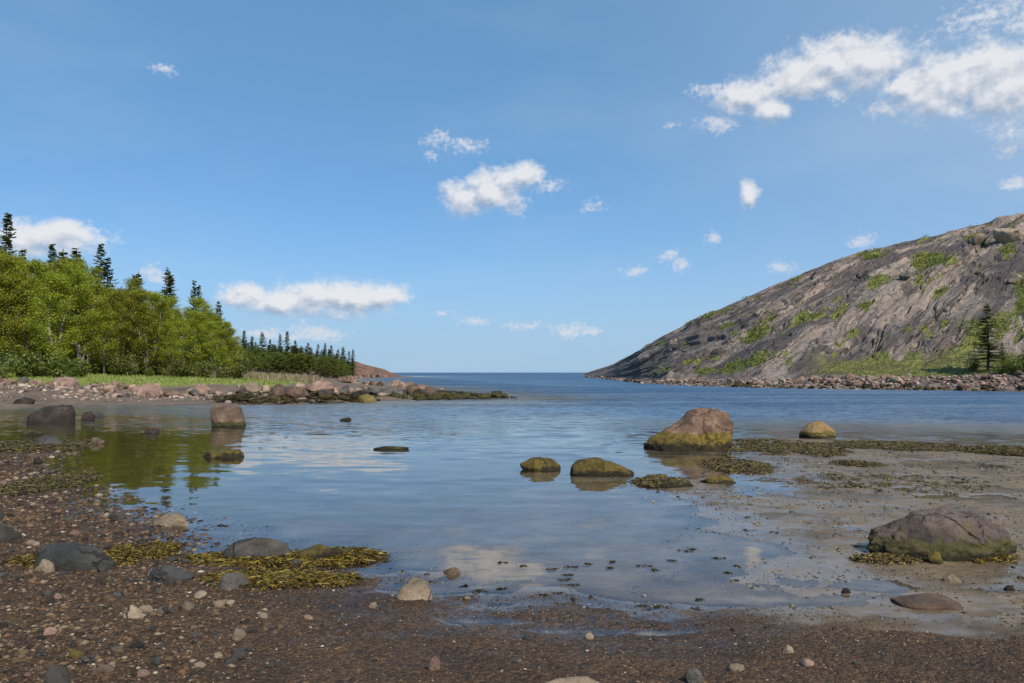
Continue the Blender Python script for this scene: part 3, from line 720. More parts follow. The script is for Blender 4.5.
# --- shared rock meshes for the many rocks
def rock_pool(tagname, mats, n, seed0, sub=3, cuts=9, rough=.11, cutr=(.55, .85)):
    out_ = []
    for i in range(n):
        v, f = rock_verts(seed0 + i, (1, random.Random(seed0 + i).uniform(.65, .95), random.Random(seed0 + i * 3).uniform(.55, .8)), sub, cuts, rough, cutr=cutr)
        me_ = mk_mesh(tagname, v, f, [M[mats[i % len(mats)]]])
        out_.append((mats[i % len(mats)], me_))
    return out_
rng = random.Random(5)
pool_bank = rock_pool('bank_boulder', ['pink', 'grey', 'tan', 'brown', 'pink', 'bankdark'], 12, 300)
def named_bank(label, mat, px0, px1, ytop, ybase, seed, d):
    """a boulder on the far bank at distance d"""
    w = (px1 - px0) / F * d; h = (ybase - ytop) / F * d
    v, f = rock_verts(seed, (w, w * .8, h * 1.5), 4, 10, .09, cutr=(.6, .85))
    x = XA((px0 + px1) / 2, d); zc = ZA((ytop + ybase) / 2, d)
    o = link('boulder', mk_mesh('boulder', v, f, [M[mat]]), loc=(x, d, zc - h * .25))
    return tag(o, label, 'boulder')
named_bank('big pink block in the stone row of the left bank', 'pink', 52, 82, 376.5, 391, 401, 47.5)
named_bank('grey boulder at the left end of the bank stone row', 'grey', 16, 36, 376.5, 389, 402, 47.5)
named_bank('wide pink boulder in the middle of the bank stone row', 'pink', 138, 166, 382.5, 397, 403, 45)
named_bank('rusty boulder right of the middle of the bank stone row', 'pink', 194, 213, 383, 394, 404, 46)
named_bank('pointed pink boulder below the grass, left of the wide pink boulder', 'pink', 96, 112, 382, 392, 405, 46.5)
named_bank('large brown boulder at the root of the rocky spit', 'brown', 284, 310, 383, 398, 406, 43)
named_bank('long pink boulder behind the root of the rocky spit', 'pink', 302, 342, 380, 394, 407, 47)
named_bank('grey boulder left of the yellow weedy one on the spit', 'grey', 338, 352, 384, 396, 408, 45.5)
named_bank('yellow weed-covered boulder at the front of the spit', 'yellow', 358, 377, 394, 404, 409, 42.5)
named_bank('dark square boulder on the middle of the spit', 'brown', 404, 418, 384, 393, 410, 49)
named_bank('brown boulder near the outer end of the spit', 'brown', 423, 438, 387, 398, 411, 48)
named_bank('low pale rock between two dark boulders of the spit', 'tan', 352, 366, 388, 396, 412, 46)
named_bank('long low grey rock lying along the spit', 'grey', 383, 406, 388, 395, 413, 48)
named_bank('tan block between the rusty boulder and the spit', 'tan', 240, 262, 381, 392, 414, 46)
named_bank('pale boulder right of the big pink block', 'tan', 83, 96, 384, 393, 415, 46)

def place_pool(pool, x, y, z, size, name, label, cat, group, flat=1.0):
    kind, me_ = pool
    o = link(name, me_, loc=(x, y, z), rot=(rng.uniform(-.25, .25), rng.uniform(-.25, .25), rng.uniform(0, 6.28)), scale=(size, size * rng.uniform(.8, 1.2), size * rng.uniform(.75, 1.2) * flat))
    return tag(o, label, cat, group)
# stone row of the left bank
CNAME = {'pink': 'pink', 'grey': 'grey', 'tan': 'tan', 'brown': 'brown', 'bankdark': 'dark weedy', 'dark': 'dark', 'slate': 'blue-grey'}
cnt = 0
while cnt < 145:
    px = rng.uniform(-70, 300); d = rng.gauss(46.2, 1.0)
    x = XA(px, d); z = TZ(x, d)
    if z < .12: continue
    pl = pool_bank[rng.choice([0, 1, 2, 3, 4, 6, 7, 8, 9, 10])]
    s = min(1.15, .30 + rng.expovariate(1 / .24))
    place_pool(pl, x, d, z + s * .13, s, 'bank_stone', 'small %s stone in the row below the left bank grass' % CNAME[pl[0]], 'stone', '%s stones of the left bank row' % CNAME[pl[0]])
    cnt += 1
# rocky spit
cnt = 0
while cnt < 130:
    t = rng.random(); px = 262 + t * 246 + rng.gauss(0, 4)
    d = 42.5 + (50.0 - 42.5) * t ** .9 + rng.gauss(0, 1.3) * (1.2 - t) + .4
    x = XA(px, d); z = TZ(x, d)
    if z < -.45: continue
    dark = z < .22 or rng.random() < .15 + .55 * t
    pl = pool_bank[rng.choice([5, 11])] if dark else pool_bank[rng.choice([0, 1, 2, 3, 4, 6, 7, 8, 9, 10])]
    s = min(1.35, .38 + rng.expovariate(1 / .32)) * (1.05 - .4 * t)
    place_pool(pl, x, d, max(z, -.1) + s * .16, s, 'spit_rock', '%s rock in the jumble of the rocky spit' % CNAME[pl[0]], 'rock', '%s rocks of the spit' % CNAME[pl[0]])
    cnt += 1
# shore rocks behind the spit to the far point
for i in range(90):
    k = rng.random() ** 1.3
    d = 66 + k * 200
    edge = np.interp(d, [62, 86, 104, 130, 170, 215, 250, 285], [450, 405, 372, 352, 350, 352, 372, 404])
    px = edge - rng.uniform(-1, 22) * 80 / d
    x = XA(px, d); z = TZ(x, d)
    if z < -.3: continue
    pl = pool_bank[rng.choice([0, 4, 6, 10, 3, 9, 5])]
    s = rng.uniform(.5, 1.5) * (1 + .5 * k)
    place_pool(pl, x, d, z + s * .1, s, 'shore_rock', '%s rock on the shore between the spit and the far point' % CNAME[pl[0]], 'rock', '%s rocks towards the far point' % CNAME[pl[0]])
# boulder apron under the bare hill
def apron_spot():
    px = 588 + 560 * rng.random() ** 1.0
    s = rng.uniform(-.004, .06)
    return px, s
spots = []
for i in range(1500):
    px, s = apron_spot()
    p = hill_pt(px, s)
    size = min(1.3, .22 + rng.expovariate(1 / .18)) * (1 + .25 * max(0, (p[1] - 80) / 80))
    vis = size / p[1] * (1 if px < 1030 else .2)
    spots.append((vis, px, s, size, p))
spots.sort(key=lambda t: -t[0])
AP = [0, 1, 2, 3, 4, 6, 7, 8, 9, 10]
for i, (vis, px, s, size, p) in enumerate(spots[:290]):
    low = p[2] < .35
    pl = pool_bank[rng.choice([5, 11, 3])] if low else pool_bank[rng.choice(AP)]
    place_pool(pl, p[0], p[1], p[2] + size * .1, size, 'shore_boulder', '%s boulder in the apron of stones under the bare hill' % CNAME[pl[0]], 'boulder', '%s boulders below the bare hill' % CNAME[pl[0]])
vv, ff, base = [], [], 0
pv, pf = rock_verts(77, (1, .85, .7), 2, 7, .12)
for (vis, px, s, size, p) in spots[290:]:
    a = rng.uniform(0, 6.28); ca, sa = math.cos(a), math.sin(a)
    q = pv * size; q = np.stack([q[:, 0] * ca - q[:, 1] * sa, q[:, 0] * sa + q[:, 1] * ca, q[:, 2]], -1) + np.array(p) + (0, 0, size * .08)
    vv.append(q); ff.append(pf + base); base += len(q)
m_rub, N, out = new_mat('rubble')
ri = N.node('ShaderNodeNewGeometry').outputs['Random Per Island']
principled(N, out, Base_Color=N.ramp(ri, [(0, (.06, .045, .04)), (.35, (.17, .125, .10)), (.7, (.29, .20, .155)), (1, (.38, .31, .26))]), Roughness=.85)
tag(link('shore_rubble', mk_mesh('shore_rubble', np.concatenate(vv), np.concatenate(ff), [m_rub], smooth=False)), 'small rubble filling the stone apron below the bare hill', 'rubble', kind='stuff')
vv, ff, base = [], [], 0
for i in range(900):
    px = rng.uniform(-80, 330); d = 46.0 - abs(rng.gauss(0, 2.6)) + (0.8 if px < 240 else -1)
    x = XA(px, d); z = TZ(x, d)
    if z < .03: continue
    size = .10 + rng.expovariate(1 / .10); a = rng.uniform(0, 6.28); ca, sa = math.cos(a), math.sin(a)
    q = pv * size; q = np.stack([q[:, 0] * ca - q[:, 1] * sa, q[:, 0] * sa + q[:, 1] * ca, q[:, 2]], -1) + (x, d, z + size * .06)
    vv.append(q); ff.append(pf + base); base += len(q)
tag(link('bank_rubble', mk_mesh('bank_rubble', np.concatenate(vv), np.concatenate(ff), [m_rub], smooth=False)), 'small rubble on the wet sand below the left stone row', 'rubble', kind='stuff')
# boulders lying on the hill
for (lab, mat, px, py, w, seed) in [
    ('pale block perched near the top of the bare hill at right', 'tan', 1009, 240, 30, 501), ('smaller pale block left of the perched block near the hilltop', 'tan', 981, 243, 18, 502),
    ('grey block in the cleft halfway up the bare hill', 'grey', 906, 279, 14, 503), ('pale block on the right edge of the hill slabs', 'tan', 1018, 281, 18, 505)]:
    p = hill_px(px, py); ww = w / F * p[1]
    v, f = rock_verts(seed, (ww, ww * .9, ww * .75), 4, 14, .06, cutr=(.5, .68))
    o = link('hill_block', mk_mesh('hill_block', v, f, [M[mat]]), loc=(p[0], p[1], p[2] + ww * .12), rot=(0, .25, rng.uniform(0, 3)))
    tag(o, lab, 'rock')

# ================================================================== GRAVEL AND COBBLES
PEB = [(0, (.016, .012, .009)), (.3, (.040, .025, .013)), (.55, (.076, .047, .024)), (.72, (.115, .075, .039)), (.80, (.130, .060, .028)), (.90, (.165, .122, .074)), (.98, (.23, .185, .125)), (1, (.40, .35, .28))]
m_peb, N, out = new_mat('pebble')
g = N.node('ShaderNodeNewGeometry')
c = N.ramp(g.outputs['Random Per Island'], PEB)
pn = N.noise(g.outputs['Position'], 90, 4, .6)
c = N.mix(N.sstep(pn, .5, .7, 0, .45), c, (.05, .042, .036))
z = N.node('ShaderNodeSeparateXYZ', {'Vector': g.outputs['Position']}).outputs[2]
c = N.mix(N.sstep(z, .04, .0, 0, .4), c, N.mix(1.0, c, (.45, .42, .38), 'MULTIPLY'))
principled(N, out, Base_Color=c, Roughness=N.sstep(z, .05, .0, .8, .5), Specular_IOR_Level=.18)
base_p = []
for i in range(6):
    base_p.append(rock_verts(900 + i, (1, random.Random(i).uniform(.7, 1), random.Random(i + 9).uniform(.45, .7)), 2 if i < 2 else 1, 5, .10)) if False else base_p.append(rock_verts(900 + i, (1, random.Random(i).uniform(.7, 1), random.Random(i + 9).uniform(.45, .7)), 1, 5, .10))
def scatter_peb(name, label, n, pxr, dr, sizef, accept, seed, mat, cat):
    rg = np.random.RandomState(seed)
    d = np.exp(rg.uniform(math.log(dr[0]), math.log(dr[1]), n)); px = rg.uniform(pxr[0], pxr[1], n)
    x = (px - CX) / F * d
    h, sd, mud, bank, L = terrain(x, d, True)
    keep = rg.rand(n) < accept(x, d, h, sd, mud, px)
    x, d, h = x[keep], d[keep], h[keep]; px = px[keep]
    size = sizef(rg, x, d, px)
    ang = rg.uniform(0, 6.28, len(x)); which = rg.randint(0, len(base_p), len(x)); fl = rg.uniform(.7, 1.2, len(x))
    V, Fc, b = [], [], 0
    for k, (pv_, pf_) in enumerate(base_p):
        i = np.where(which == k)[0]
        if not len(i): continue
        ca, sa = np.cos(ang[i]), np.sin(ang[i])
        q = np.empty((len(i), len(pv_), 3))
        q[..., 0] = (pv_[None, :, 0] * ca[:, None] - pv_[None, :, 1] * sa[:, None]) * size[i][:, None] + x[i][:, None]
        q[..., 1] = (pv_[None, :, 0] * sa[:, None] + pv_[None, :, 1] * ca[:, None]) * size[i][:, None] + d[i][:, None]
        q[..., 2] = pv_[None, :, 2] * (size * fl)[i][:, None] + (h[i] - size[i] * .02)[:, None]
        fcs = pf_[None] + (np.arange(len(i)) * len(pv_))[:, None, None] + b
        V.append(q.reshape(-1, 3)); Fc.append(fcs.reshape(-1, 3)); b += len(i) * len(pv_)
    o = link(name, mk_mesh(name, np.concatenate(V), np.concatenate(Fc), [mat]))
    return tag(o, label, cat, kind='stuff')
def acc_grav(x, d, h, sd, mud, px):
    return ((h > -.03) & (sd > -.8)) * (1 - .95 * mud) * (d < 16) * np.where((px > -110) & (px < 1140), 1, .4)
def size_grav(rg, x, d, px):
    left = ss(-x / d, .15, .5)
    s = .005 + rg.exponential(.0048, len(x)) + left * rg.exponential(.008, len(x))
    return np.clip(s, 0, .055) * np.clip(d / 5.0, .85, 2.6)
scatter_peb('gravel', 'dark brown fine gravel covering the near beach', 118000, (-520, 1400), (3.0, 16), size_grav, acc_grav, 21, m_peb, 'gravel')
def acc_left(x, d, h, sd, mud, px):
    return ((h > -.04) & (sd > -.6)) * (1 - mud) * ss(-x / d, .28, .45) * np.where(px > -140, 1, .6)
scatter_peb('pebble_beach', 'mixed pebbles of the left beach', 21000, (-520, 330), (3.6, 17), lambda rg, x, d, px: np.clip(.016 + rg.exponential(.021, len(x)), 0, .10) * np.clip(d / 8, .7, 1.5), acc_left, 22, m_peb, 'pebbles')
def acc_mud(x, d, h, sd, mud, px): return mud * (h > -.012) * (.12 + .88 * ss(fbm(x * 1.3, d * 2.0, 40.0, 4), -.05, .25))
m_bit, N, out = new_mat('mud_bits')
ri = N.node('ShaderNodeNewGeometry').outputs['Random Per Island']
principled(N, out, Base_Color=N.ramp(ri, [(0, (.016, .012, .010)), (.5, (.045, .035, .022)), (.85, (.075, .065, .02)), (1, (.22, .18, .14))]), Roughness=.5)
scatter_peb('mud_litter', 'dark shell and weed crumbs strewn over the wet mud', 32000, (400, 1150), (5.0, 18), lambda rg, x, d, px: np.clip(.007 + rg.exponential(.009, len(x)), 0, .06) * np.clip(d / 7, .8, 2.0), acc_mud, 23, m_bit, 'litter')

pool_cob = rock_pool('cobble', ['tan', 'grey', 'pink', 'brown', 'slate', 'dark'], 12, 600, sub=3, cuts=6, rough=.08, cutr=(.65, .95))
cnt = 0
while cnt < 190:
    d = math.exp(rng.uniform(math.log(4.0), math.log(15))); px = rng.uniform(-60, 330) if rng.random() < .72 else rng.uniform(330, 1040)
    x = XA(px, d); h, sd, mud, bank, L = terrain(np.array([x]), np.array([d]), True)
    if h[0] < .006 or mud[0] > .5: continue
    left = px < 260
    s = (.035 + rng.expovariate(1 / .03)) * (1.0 if left else .75)
    s = min(s, .15) * min(1.6, max(.8, d / 6))
    pl = rng.choice(pool_cob)
    zone = 'left beach' if left else 'open gravel at the bottom'
    place_pool(pl, x, d, float(h[0]) + s * .12, s, 'cobble', 'small %s cobble on the %s' % (CNAME[pl[0]], zone), 'cobble', '%s cobbles of the %s' % (CNAME[pl[0]], zone))
    cnt += 1

# ================================================================== SEAWEED
def weed_mat(name, stops):
    m, N, out = new_mat(name)
    g = N.node('ShaderNodeNewGeometry')
    c = N.ramp(g.outputs['Random Per Island'], stops)
    principled(N, out, Base_Color=c, Roughness=.55, Specular_IOR_Level=.3)
    return m
WEED_Y = weed_mat('yellow_wrack', [(0, (.026, .019, .005)), (.45, (.075, .050, .007)), (.78, (.155, .106, .010)), (1, (.25, .175, .025))])
WEED_O = weed_mat('olive_wrack', [(0, (.022, .016, .007)), (.45, (.075, .053, .016)), (.8, (.130, .095, .024)), (1, (.20, .15, .04))])
WEED_D = weed_mat('dark_wrack', [(0, (.010, .008, .004)), (.6, (.030, .022, .009)), (1, (.070, .050, .016))])
def fronds(pts, n_per, length, width, spread, seed, lift=.03):
    """pts: list of (x,y,z). returns verts/faces of short bent ribbons lying about the points"""
    rg = np.random.RandomState(seed)
    P0 = np.repeat(np.array(pts), n_per, 0); n = len(P0)
    P0 = P0 + rg.normal(size=(n, 3)) * (spread, spread, spread * .15)
    a = rg.uniform(0, 6.28, n); L_ = length * rg.uniform(.5, 1.3, n); w = width * rg.uniform(.6, 1.4, n)
    segs = 4
    V = np.zeros((n, segs, 2, 3))
    for s in range(segs):
        t = s / (segs - 1)
        aa = a + rg.normal(0, .35, n) * t
        cx = P0[:, 0] + np.cos(aa) * L_ * t; cy = P0[:, 1] + np.sin(aa) * L_ * t
        cz = P0[:, 2] + lift * np.sin(t * 2.6) * rg.uniform(.3, 1.2, n) - .006 * t
        ww = w * (1 - .55 * t) * .5
        V[:, s, 0] = np.stack([cx - np.sin(aa) * ww, cy + np.cos(aa) * ww, cz + rg.normal(0, .004, n)], -1)
        V[:, s, 1] = np.stack([cx + np.sin(aa) * ww, cy - np.cos(aa) * ww, cz + rg.normal(0, .004, n)], -1)
    idx = np.arange(n)[:, None] * (segs * 2)
    Fs = []
    for s in range(segs - 1):
        b = idx[:, 0] + s * 2
        Fs.append(np.stack([b, b + 1, b + 3, b + 2], -1))
    return V.reshape(-1, 3), np.concatenate(Fs)
def ell_pts(px, py, rx, ry, n, seed, mound=.0):
    rg = np.random.RandomState(seed)
    cx, cy = G(px, py); ax = rx / F * cy; ay = abs(G(px, py - ry)[1] - G(px, py + ry)[1]) / 2
    u, v = rg.uniform(-1, 1, (2, n * 12))
    r = u * u + v * v
    nz = fbm(u * 2.5 + seed, v * 2.5, 0, 3); nf = fbm(u * 9 + seed * 3.1, v * 4 + 2, 5, 2)
    k = np.where((r <= 1 - .5 * np.abs(nz)) & (nz + .7 * nf >= .06 - .30 * (1 - r)))[0][:n]
    A = np.stack([cx + u[k] * ax, cy + v[k] * ay, mound * (1 - r[k])], -1)
    A[:, 2] += np.maximum(terrain(A[:, 0], A[:, 1]), -.015)
    return A
def weed(name, label, px, py, rx, ry, n, mat, length, width, seed, mound=.03, per=6, spread=.035):
    pts = ell_pts(px, py, rx, ry, n, seed, mound)
    v, f = fronds(pts, per, length, width, spread, seed, min(.018, length * .15))
    o = link(name, mk_mesh(name, v, f, [mat]))
    return tag(o, label, 'seaweed')
weed('seaweed_patch', 'yellow seaweed heaped around the rounded grey rock', 272, 560, 92, 8, 1000, WEED_Y, .11, .010, 31)
weed('seaweed_patch', 'yellow-brown seaweed strip below the rounded grey rock on the gravel', 278, 583, 74, 9, 950, WEED_Y, .11, .010, 32)
weed('seaweed_patch', 'yellow seaweed draped over and right of the olive rock', 345, 557, 30, 6, 600, WEED_Y, .11, .010, 33, .04)
weed('seaweed_patch', 'seaweed tangle between the long grey slab and the thin slab', 135, 556, 40, 13, 380, WEED_Y, .065, .0085, 34)
weed('seaweed_patch', 'yellowish seaweed below the long grey slab', 70, 566, 60, 9, 300, WEED_Y, .065, .0085, 35)
weed('seaweed_patch', 'dark seaweed along the left pebble shore beside the cove', 35, 487, 40, 16, 700, WEED_O, .10, .018, 36)
weed('seaweed_patch', 'olive seaweed behind the blue-grey slab at the left shore', 35, 447, 60, 9, 800, WEED_O, .14, .022, 37)
weed('seaweed_patch', 'brown seaweed flat right of the big boulder', 780, 447, 66, 9, 1000, WEED_O, .11, .02, 38, .02)
weed('seaweed_patch', 'long brown seaweed band behind the mud flat right of the ochre boulder', 900, 446, 76, 5.5, 850, WEED_O, .12, .022, 39, .04)
weed('seaweed_patch', 'olive brown seaweed heap at the right end of the far mud edge', 1005, 452, 46, 4.5, 1000, WEED_O, .12, .024, 40, .10)
weed('seaweed_patch', 'olive seaweed on the mud beside the big boulder front', 735, 466, 34, 8, 600, WEED_O, .11, .018, 41, .04)
weed('seaweed_patch', 'olive seaweed streak on the mud at the tip of the flat', 660, 483, 26, 5, 420, WEED_O, .10, .018, 42, .05)
weed('seaweed_patch', 'seaweed streak on the mud right of the boulder reflection', 858, 465, 26, 3, 200, WEED_O, .10, .018, 43, .03)
weed('seaweed_patch', 'thin green weed streak on the open mud in front of the puddles', 890, 484, 110, 11, 170, WEED_O, .09, .016, 44, .01)
weed('seaweed_patch', 'green weed fringe under the right side of the large mossy boulder', 985, 560, 34, 3, 80, WEED_Y, .07, .012, 45, .02)
weed('seaweed_patch', 'weed fringe under the left side of the large mossy boulder', 885, 561, 28, 3.5, 300, WEED_O, .07, .014, 46, .02)
weed('seaweed_patch', 'olive weed coating the foot of the rocky spit', 290, 401, 80, 3.2, 700, WEED_Y, .5, .12, 47, .15, 6, .15)
weed('seaweed_patch', 'dark weed trailing off the outer end of the spit', 455, 397, 52, 2.2, 500, WEED_O, .5, .12, 48, .12, 6, .15)
# small scraps floating in the water film
k = 0
for (px, py, w) in [(571, 567, 18), (523, 566, 9), (551, 569, 9), (568, 575, 11), (566, 580, 14), (571, 585, 16), (560, 594, 14), (644, 566, 18), (655, 570, 5), (588, 564, 9), (685, 551, 18), (692, 549, 8), (718, 558, 14), (727, 573, 10), (735, 581, 10),
                    (502, 563, 10), (501, 589, 12), (610, 568, 6), (672, 561, 8), (640, 606, 12), (660, 607, 12), (696, 610, 10), (612, 562, 5), (543, 596, 10), (480, 591, 16), (462, 586, 10), (455, 572, 8), (775, 533, 8), (808, 524, 6), (700, 600, 6), (738, 566, 6)]:
    pts = ell_pts(px, py, w / 2, 1.0, 9, 700 + k, .001)
    pts[:, 2] = np.maximum(pts[:, 2], .002)
    v, f = fronds(pts, 3, .028, .007, .006, 700 + k, .004)
    o = link('weed_scrap', mk_mesh('weed_scrap', v, f, [WEED_D]))
    tag(o, 'dark scrap of seaweed lying in the shallow water film', 'seaweed', 'seaweed scraps in the water film')
    k += 1

# ================================================================== GRASS AND TREES
def leaf_mat(name, stops, trans=.35, var=.25):
    m, N, out = new_mat(name)
    g = N.node('ShaderNodeNewGeometry'); oi = N.node('ShaderNodeObjectInfo')
    c = N.ramp(g.outputs['Random Per Island'], stops)
    v = N.math('ADD', 1 - var, N.math('MULTIPLY', oi.outputs['Random'], 2 * var))
    hsn = N.node('ShaderNodeHueSaturation', {'Hue': N.math('ADD', .488, N.math('MULTIPLY', oi.outputs['Random'], .022)), 'Saturation': 1.0, 'Value': v, 'Color': c})
    d1 = N.node('ShaderNodeBsdfDiffuse', {'Color': hsn.outputs[0]})
    d2 = N.node('ShaderNodeBsdfTranslucent', {'Color': hsn.outputs[0]})
    mx = N.node('ShaderNodeMixShader', {0: trans}); N.l.new(d1.outputs[0], mx.inputs[1]); N.l.new(d2.outputs[0], mx.inputs[2])
    gl = N.node('ShaderNodeBsdfGlossy', {'Color': (1, 1, 1, 1), 'Roughness': .5})
    mg = N.node('ShaderNodeMixShader', {0: .03}); N.l.new(mx.outputs[0], mg.inputs[1]); N.l.new(gl.outputs[0], mg.inputs[2])
    N.l.new(mg.outputs[0], out.inputs[0])
    return m
LEAF = leaf_mat('birch_leaf', [(0, (.13, .155, .008)), (.4, (.250, .285, .014)), (.75, (.365, .380, .024)), (1, (.46, .44, .04))], .58, .18)
LEAF2 = leaf_mat('shrub_leaf', [(0, (.065, .085, .012)), (.5, (.13, .155, .02)), (1, (.21, .225, .035))], .4)
NEED = leaf_mat('spruce_needle', [(0, (.050, .062, .016)), (.5, (.098, .118, .028)), (1, (.16, .18, .045))], .3)
GRASS = leaf_mat('grass_blade', [(0, (.14, .17, .03)), (.5, (.23, .28, .05)), (.85, (.29, .31, .08)), (1, (.38, .34, .15))], .35, .0)
STRAW = leaf_mat('straw_blade', [(0, (.14, .11, .05)), (.6, (.27, .22, .12)), (1, (.36, .31, .18))], .3, .0)
m_bark, N, out = new_mat('pale_bark')
p_ = N.node('ShaderNodeTexCoord').outputs['Object']
nbk = N.noise(N.vmath('MULTIPLY', p_, (6, 6, 1.5)), 2.0, 5, .6)
principled(N, out, Base_Color=N.ramp(nbk, [(.35, (.05, .042, .034)), (.5, (.17, .145, .115)), (.7, (.30, .27, .22))]), Roughness=.9)
m_bark2, N, out = new_mat('dark_bark')
principled(N, out, Base_Color=(.06, .045, .035), Roughness=.9)

def tube(path, radii, nseg=6):
    path = np.array(path); V = []
    for i, p in enumerate(path):
        t = path[min(i + 1, len(path) - 1)] - path[max(i - 1, 0)]; t /= np.linalg.norm(t) + 1e-9
        a = np.cross(t, (0.3, .9, .1)); a /= np.linalg.norm(a) + 1e-9; b = np.cross(t, a)
        ang = np.arange(nseg) / nseg * 2 * np.pi
        V.append(p + radii[i] * (np.cos(ang)[:, None] * a + np.sin(ang)[:, None] * b))
    V = np.concatenate(V); Fc = []
    for i in range(len(path) - 1):
        for k in range(nseg):
            Fc.append((i * nseg + k, i * nseg + (k + 1) % nseg, (i + 1) * nseg + (k + 1) % nseg, (i + 1) * nseg + k))
    return V, np.array(Fc)
def join(parts):
    V, Fc, b = [], [], 0
    for v, f in parts:
        V.append(v); Fc.append(f + b); b += len(v)
    return np.concatenate(V), np.concatenate(Fc)
def leaves(centers, per, rad, size, seed, up=.35):
    rg = np.random.RandomState(seed)
    C = np.repeat(centers, per, 0); n = len(C)
    C = C + rg.normal(size=(n, 3)) * rad
    nrm_ = rg.normal(size=(n, 3)); nrm_[:, 2] = np.abs(nrm_[:, 2]) + up; nrm_ /= np.linalg.norm(nrm_, axis=1, keepdims=True)
    a = np.cross(nrm_, rg.normal(size=(n, 3))); a /= np.linalg.norm(a, axis=1, keepdims=True); b = np.cross(nrm_, a)
    s = size * rg.uniform(.6, 1.35, n)[:, None]
    V = np.stack([C - a * s * .5, C + b * s * .32 + nrm_ * s * .08, C + a * s * .5, C - b * s * .32 + nrm_ * s * .08], 1)
    return V.reshape(-1, 3), np.arange(n * 4).reshape(n, 4)
def broadleaf(seed, H=10.0, Rr=2.6, low=.12, stems=2):
    rg = np.random.RandomState(seed); parts = []; cents = []
    for st in range(stems):
        lean = rg.normal(0, .06, 2) + (.10 * math.cos(st * 2.6 + seed), .10 * math.sin(st * 2.6 + seed))
        hh = H * rg.uniform(.85, 1.0)
        zs = np.linspace(0, hh, 9)
        path = np.stack([lean[0] * zs + .12 * np.sin(zs * .9 + seed), lean[1] * zs + .12 * np.cos(zs * .7 + seed), zs - .3 * (zs == 0)], -1)
        rad = .13 * (1 - zs / hh) ** .8 + .012
        parts.append(tube(path, rad, 7))
        nb_ = int(30 / stems) + 6
        for k in range(nb_):
            z = hh * (low + (1 - low) * ((k + rg.rand()) / nb_) ** .85)
            az_ = k * 2.4 + rg.uniform(-.5, .5) + st * 3.1
            tz = z / hh
            ln = Rr * (np.sin(np.pi * np.clip(tz * .82 + .16, 0, 1)) ** .7) * rg.uniform(.55, 1.1)
            el_ = rg.uniform(.25, .75) + .4 * tz
            p0 = np.array([np.interp(z, zs, path[:, 0]), np.interp(z, zs, path[:, 1]), z])
            dr = np.array([math.cos(az_) * math.cos(el_), math.sin(az_) * math.cos(el_), math.sin(el_)])
            q = [p0 + dr * ln * t + np.array([0, 0, -.16 * ln * t * t]) + rg.normal(0, .05, 3) * (t > 0) for t in (0, .35, .7, 1)]
            parts.append(tube(q, [.045 * (1 - tz) + .02, .03, .018, .008], 4))
            for t in (.35, .55, .75, .92, 1.0):
                for r in range(2):
                    c_ = p0 + dr * ln * t + rg.normal(0, .30 * ln / 2, 3) * (.5, .5, .35)
                    cents.append(c_)
        cents.append(path[-1]); cents.append(path[-1] - (0, 0, .4))
    cents = np.array(cents); cents[:, 2] = np.maximum(cents[:, 2], .3)
    return join(parts), leaves(cents, 44, (.24, .24, .17), .125, seed + 5)
def make_tree(name, tv, cv, barkm, leafm, loc, sc, rz):
    e = bpy.data.objects.new(name, None); COL.objects.link(e); e.location = loc; e.scale = sc; e.rotation_euler = (0, 0, rz); e.empty_display_size = .3
    link('trunk', tv, e); link('crown', cv, e)
    return e
BR = []
for i in range(6):
    (tv, tf), (lv, lf) = broadleaf(50 + i, 10.0, 2.5 + .15 * (i % 3), .10 + .04 * (i % 2), 1 + (i + 1) % 3)
    BR.append((mk_mesh('trunk', tv, tf, [m_bark]), mk_mesh('crown', lv, lf, [LEAF], smooth=False)))
BRD = []
for tv_, lv_ in BR:
    l2 = lv_.copy(); l2.materials[0] = LEAF2; BRD.append((tv_, l2))
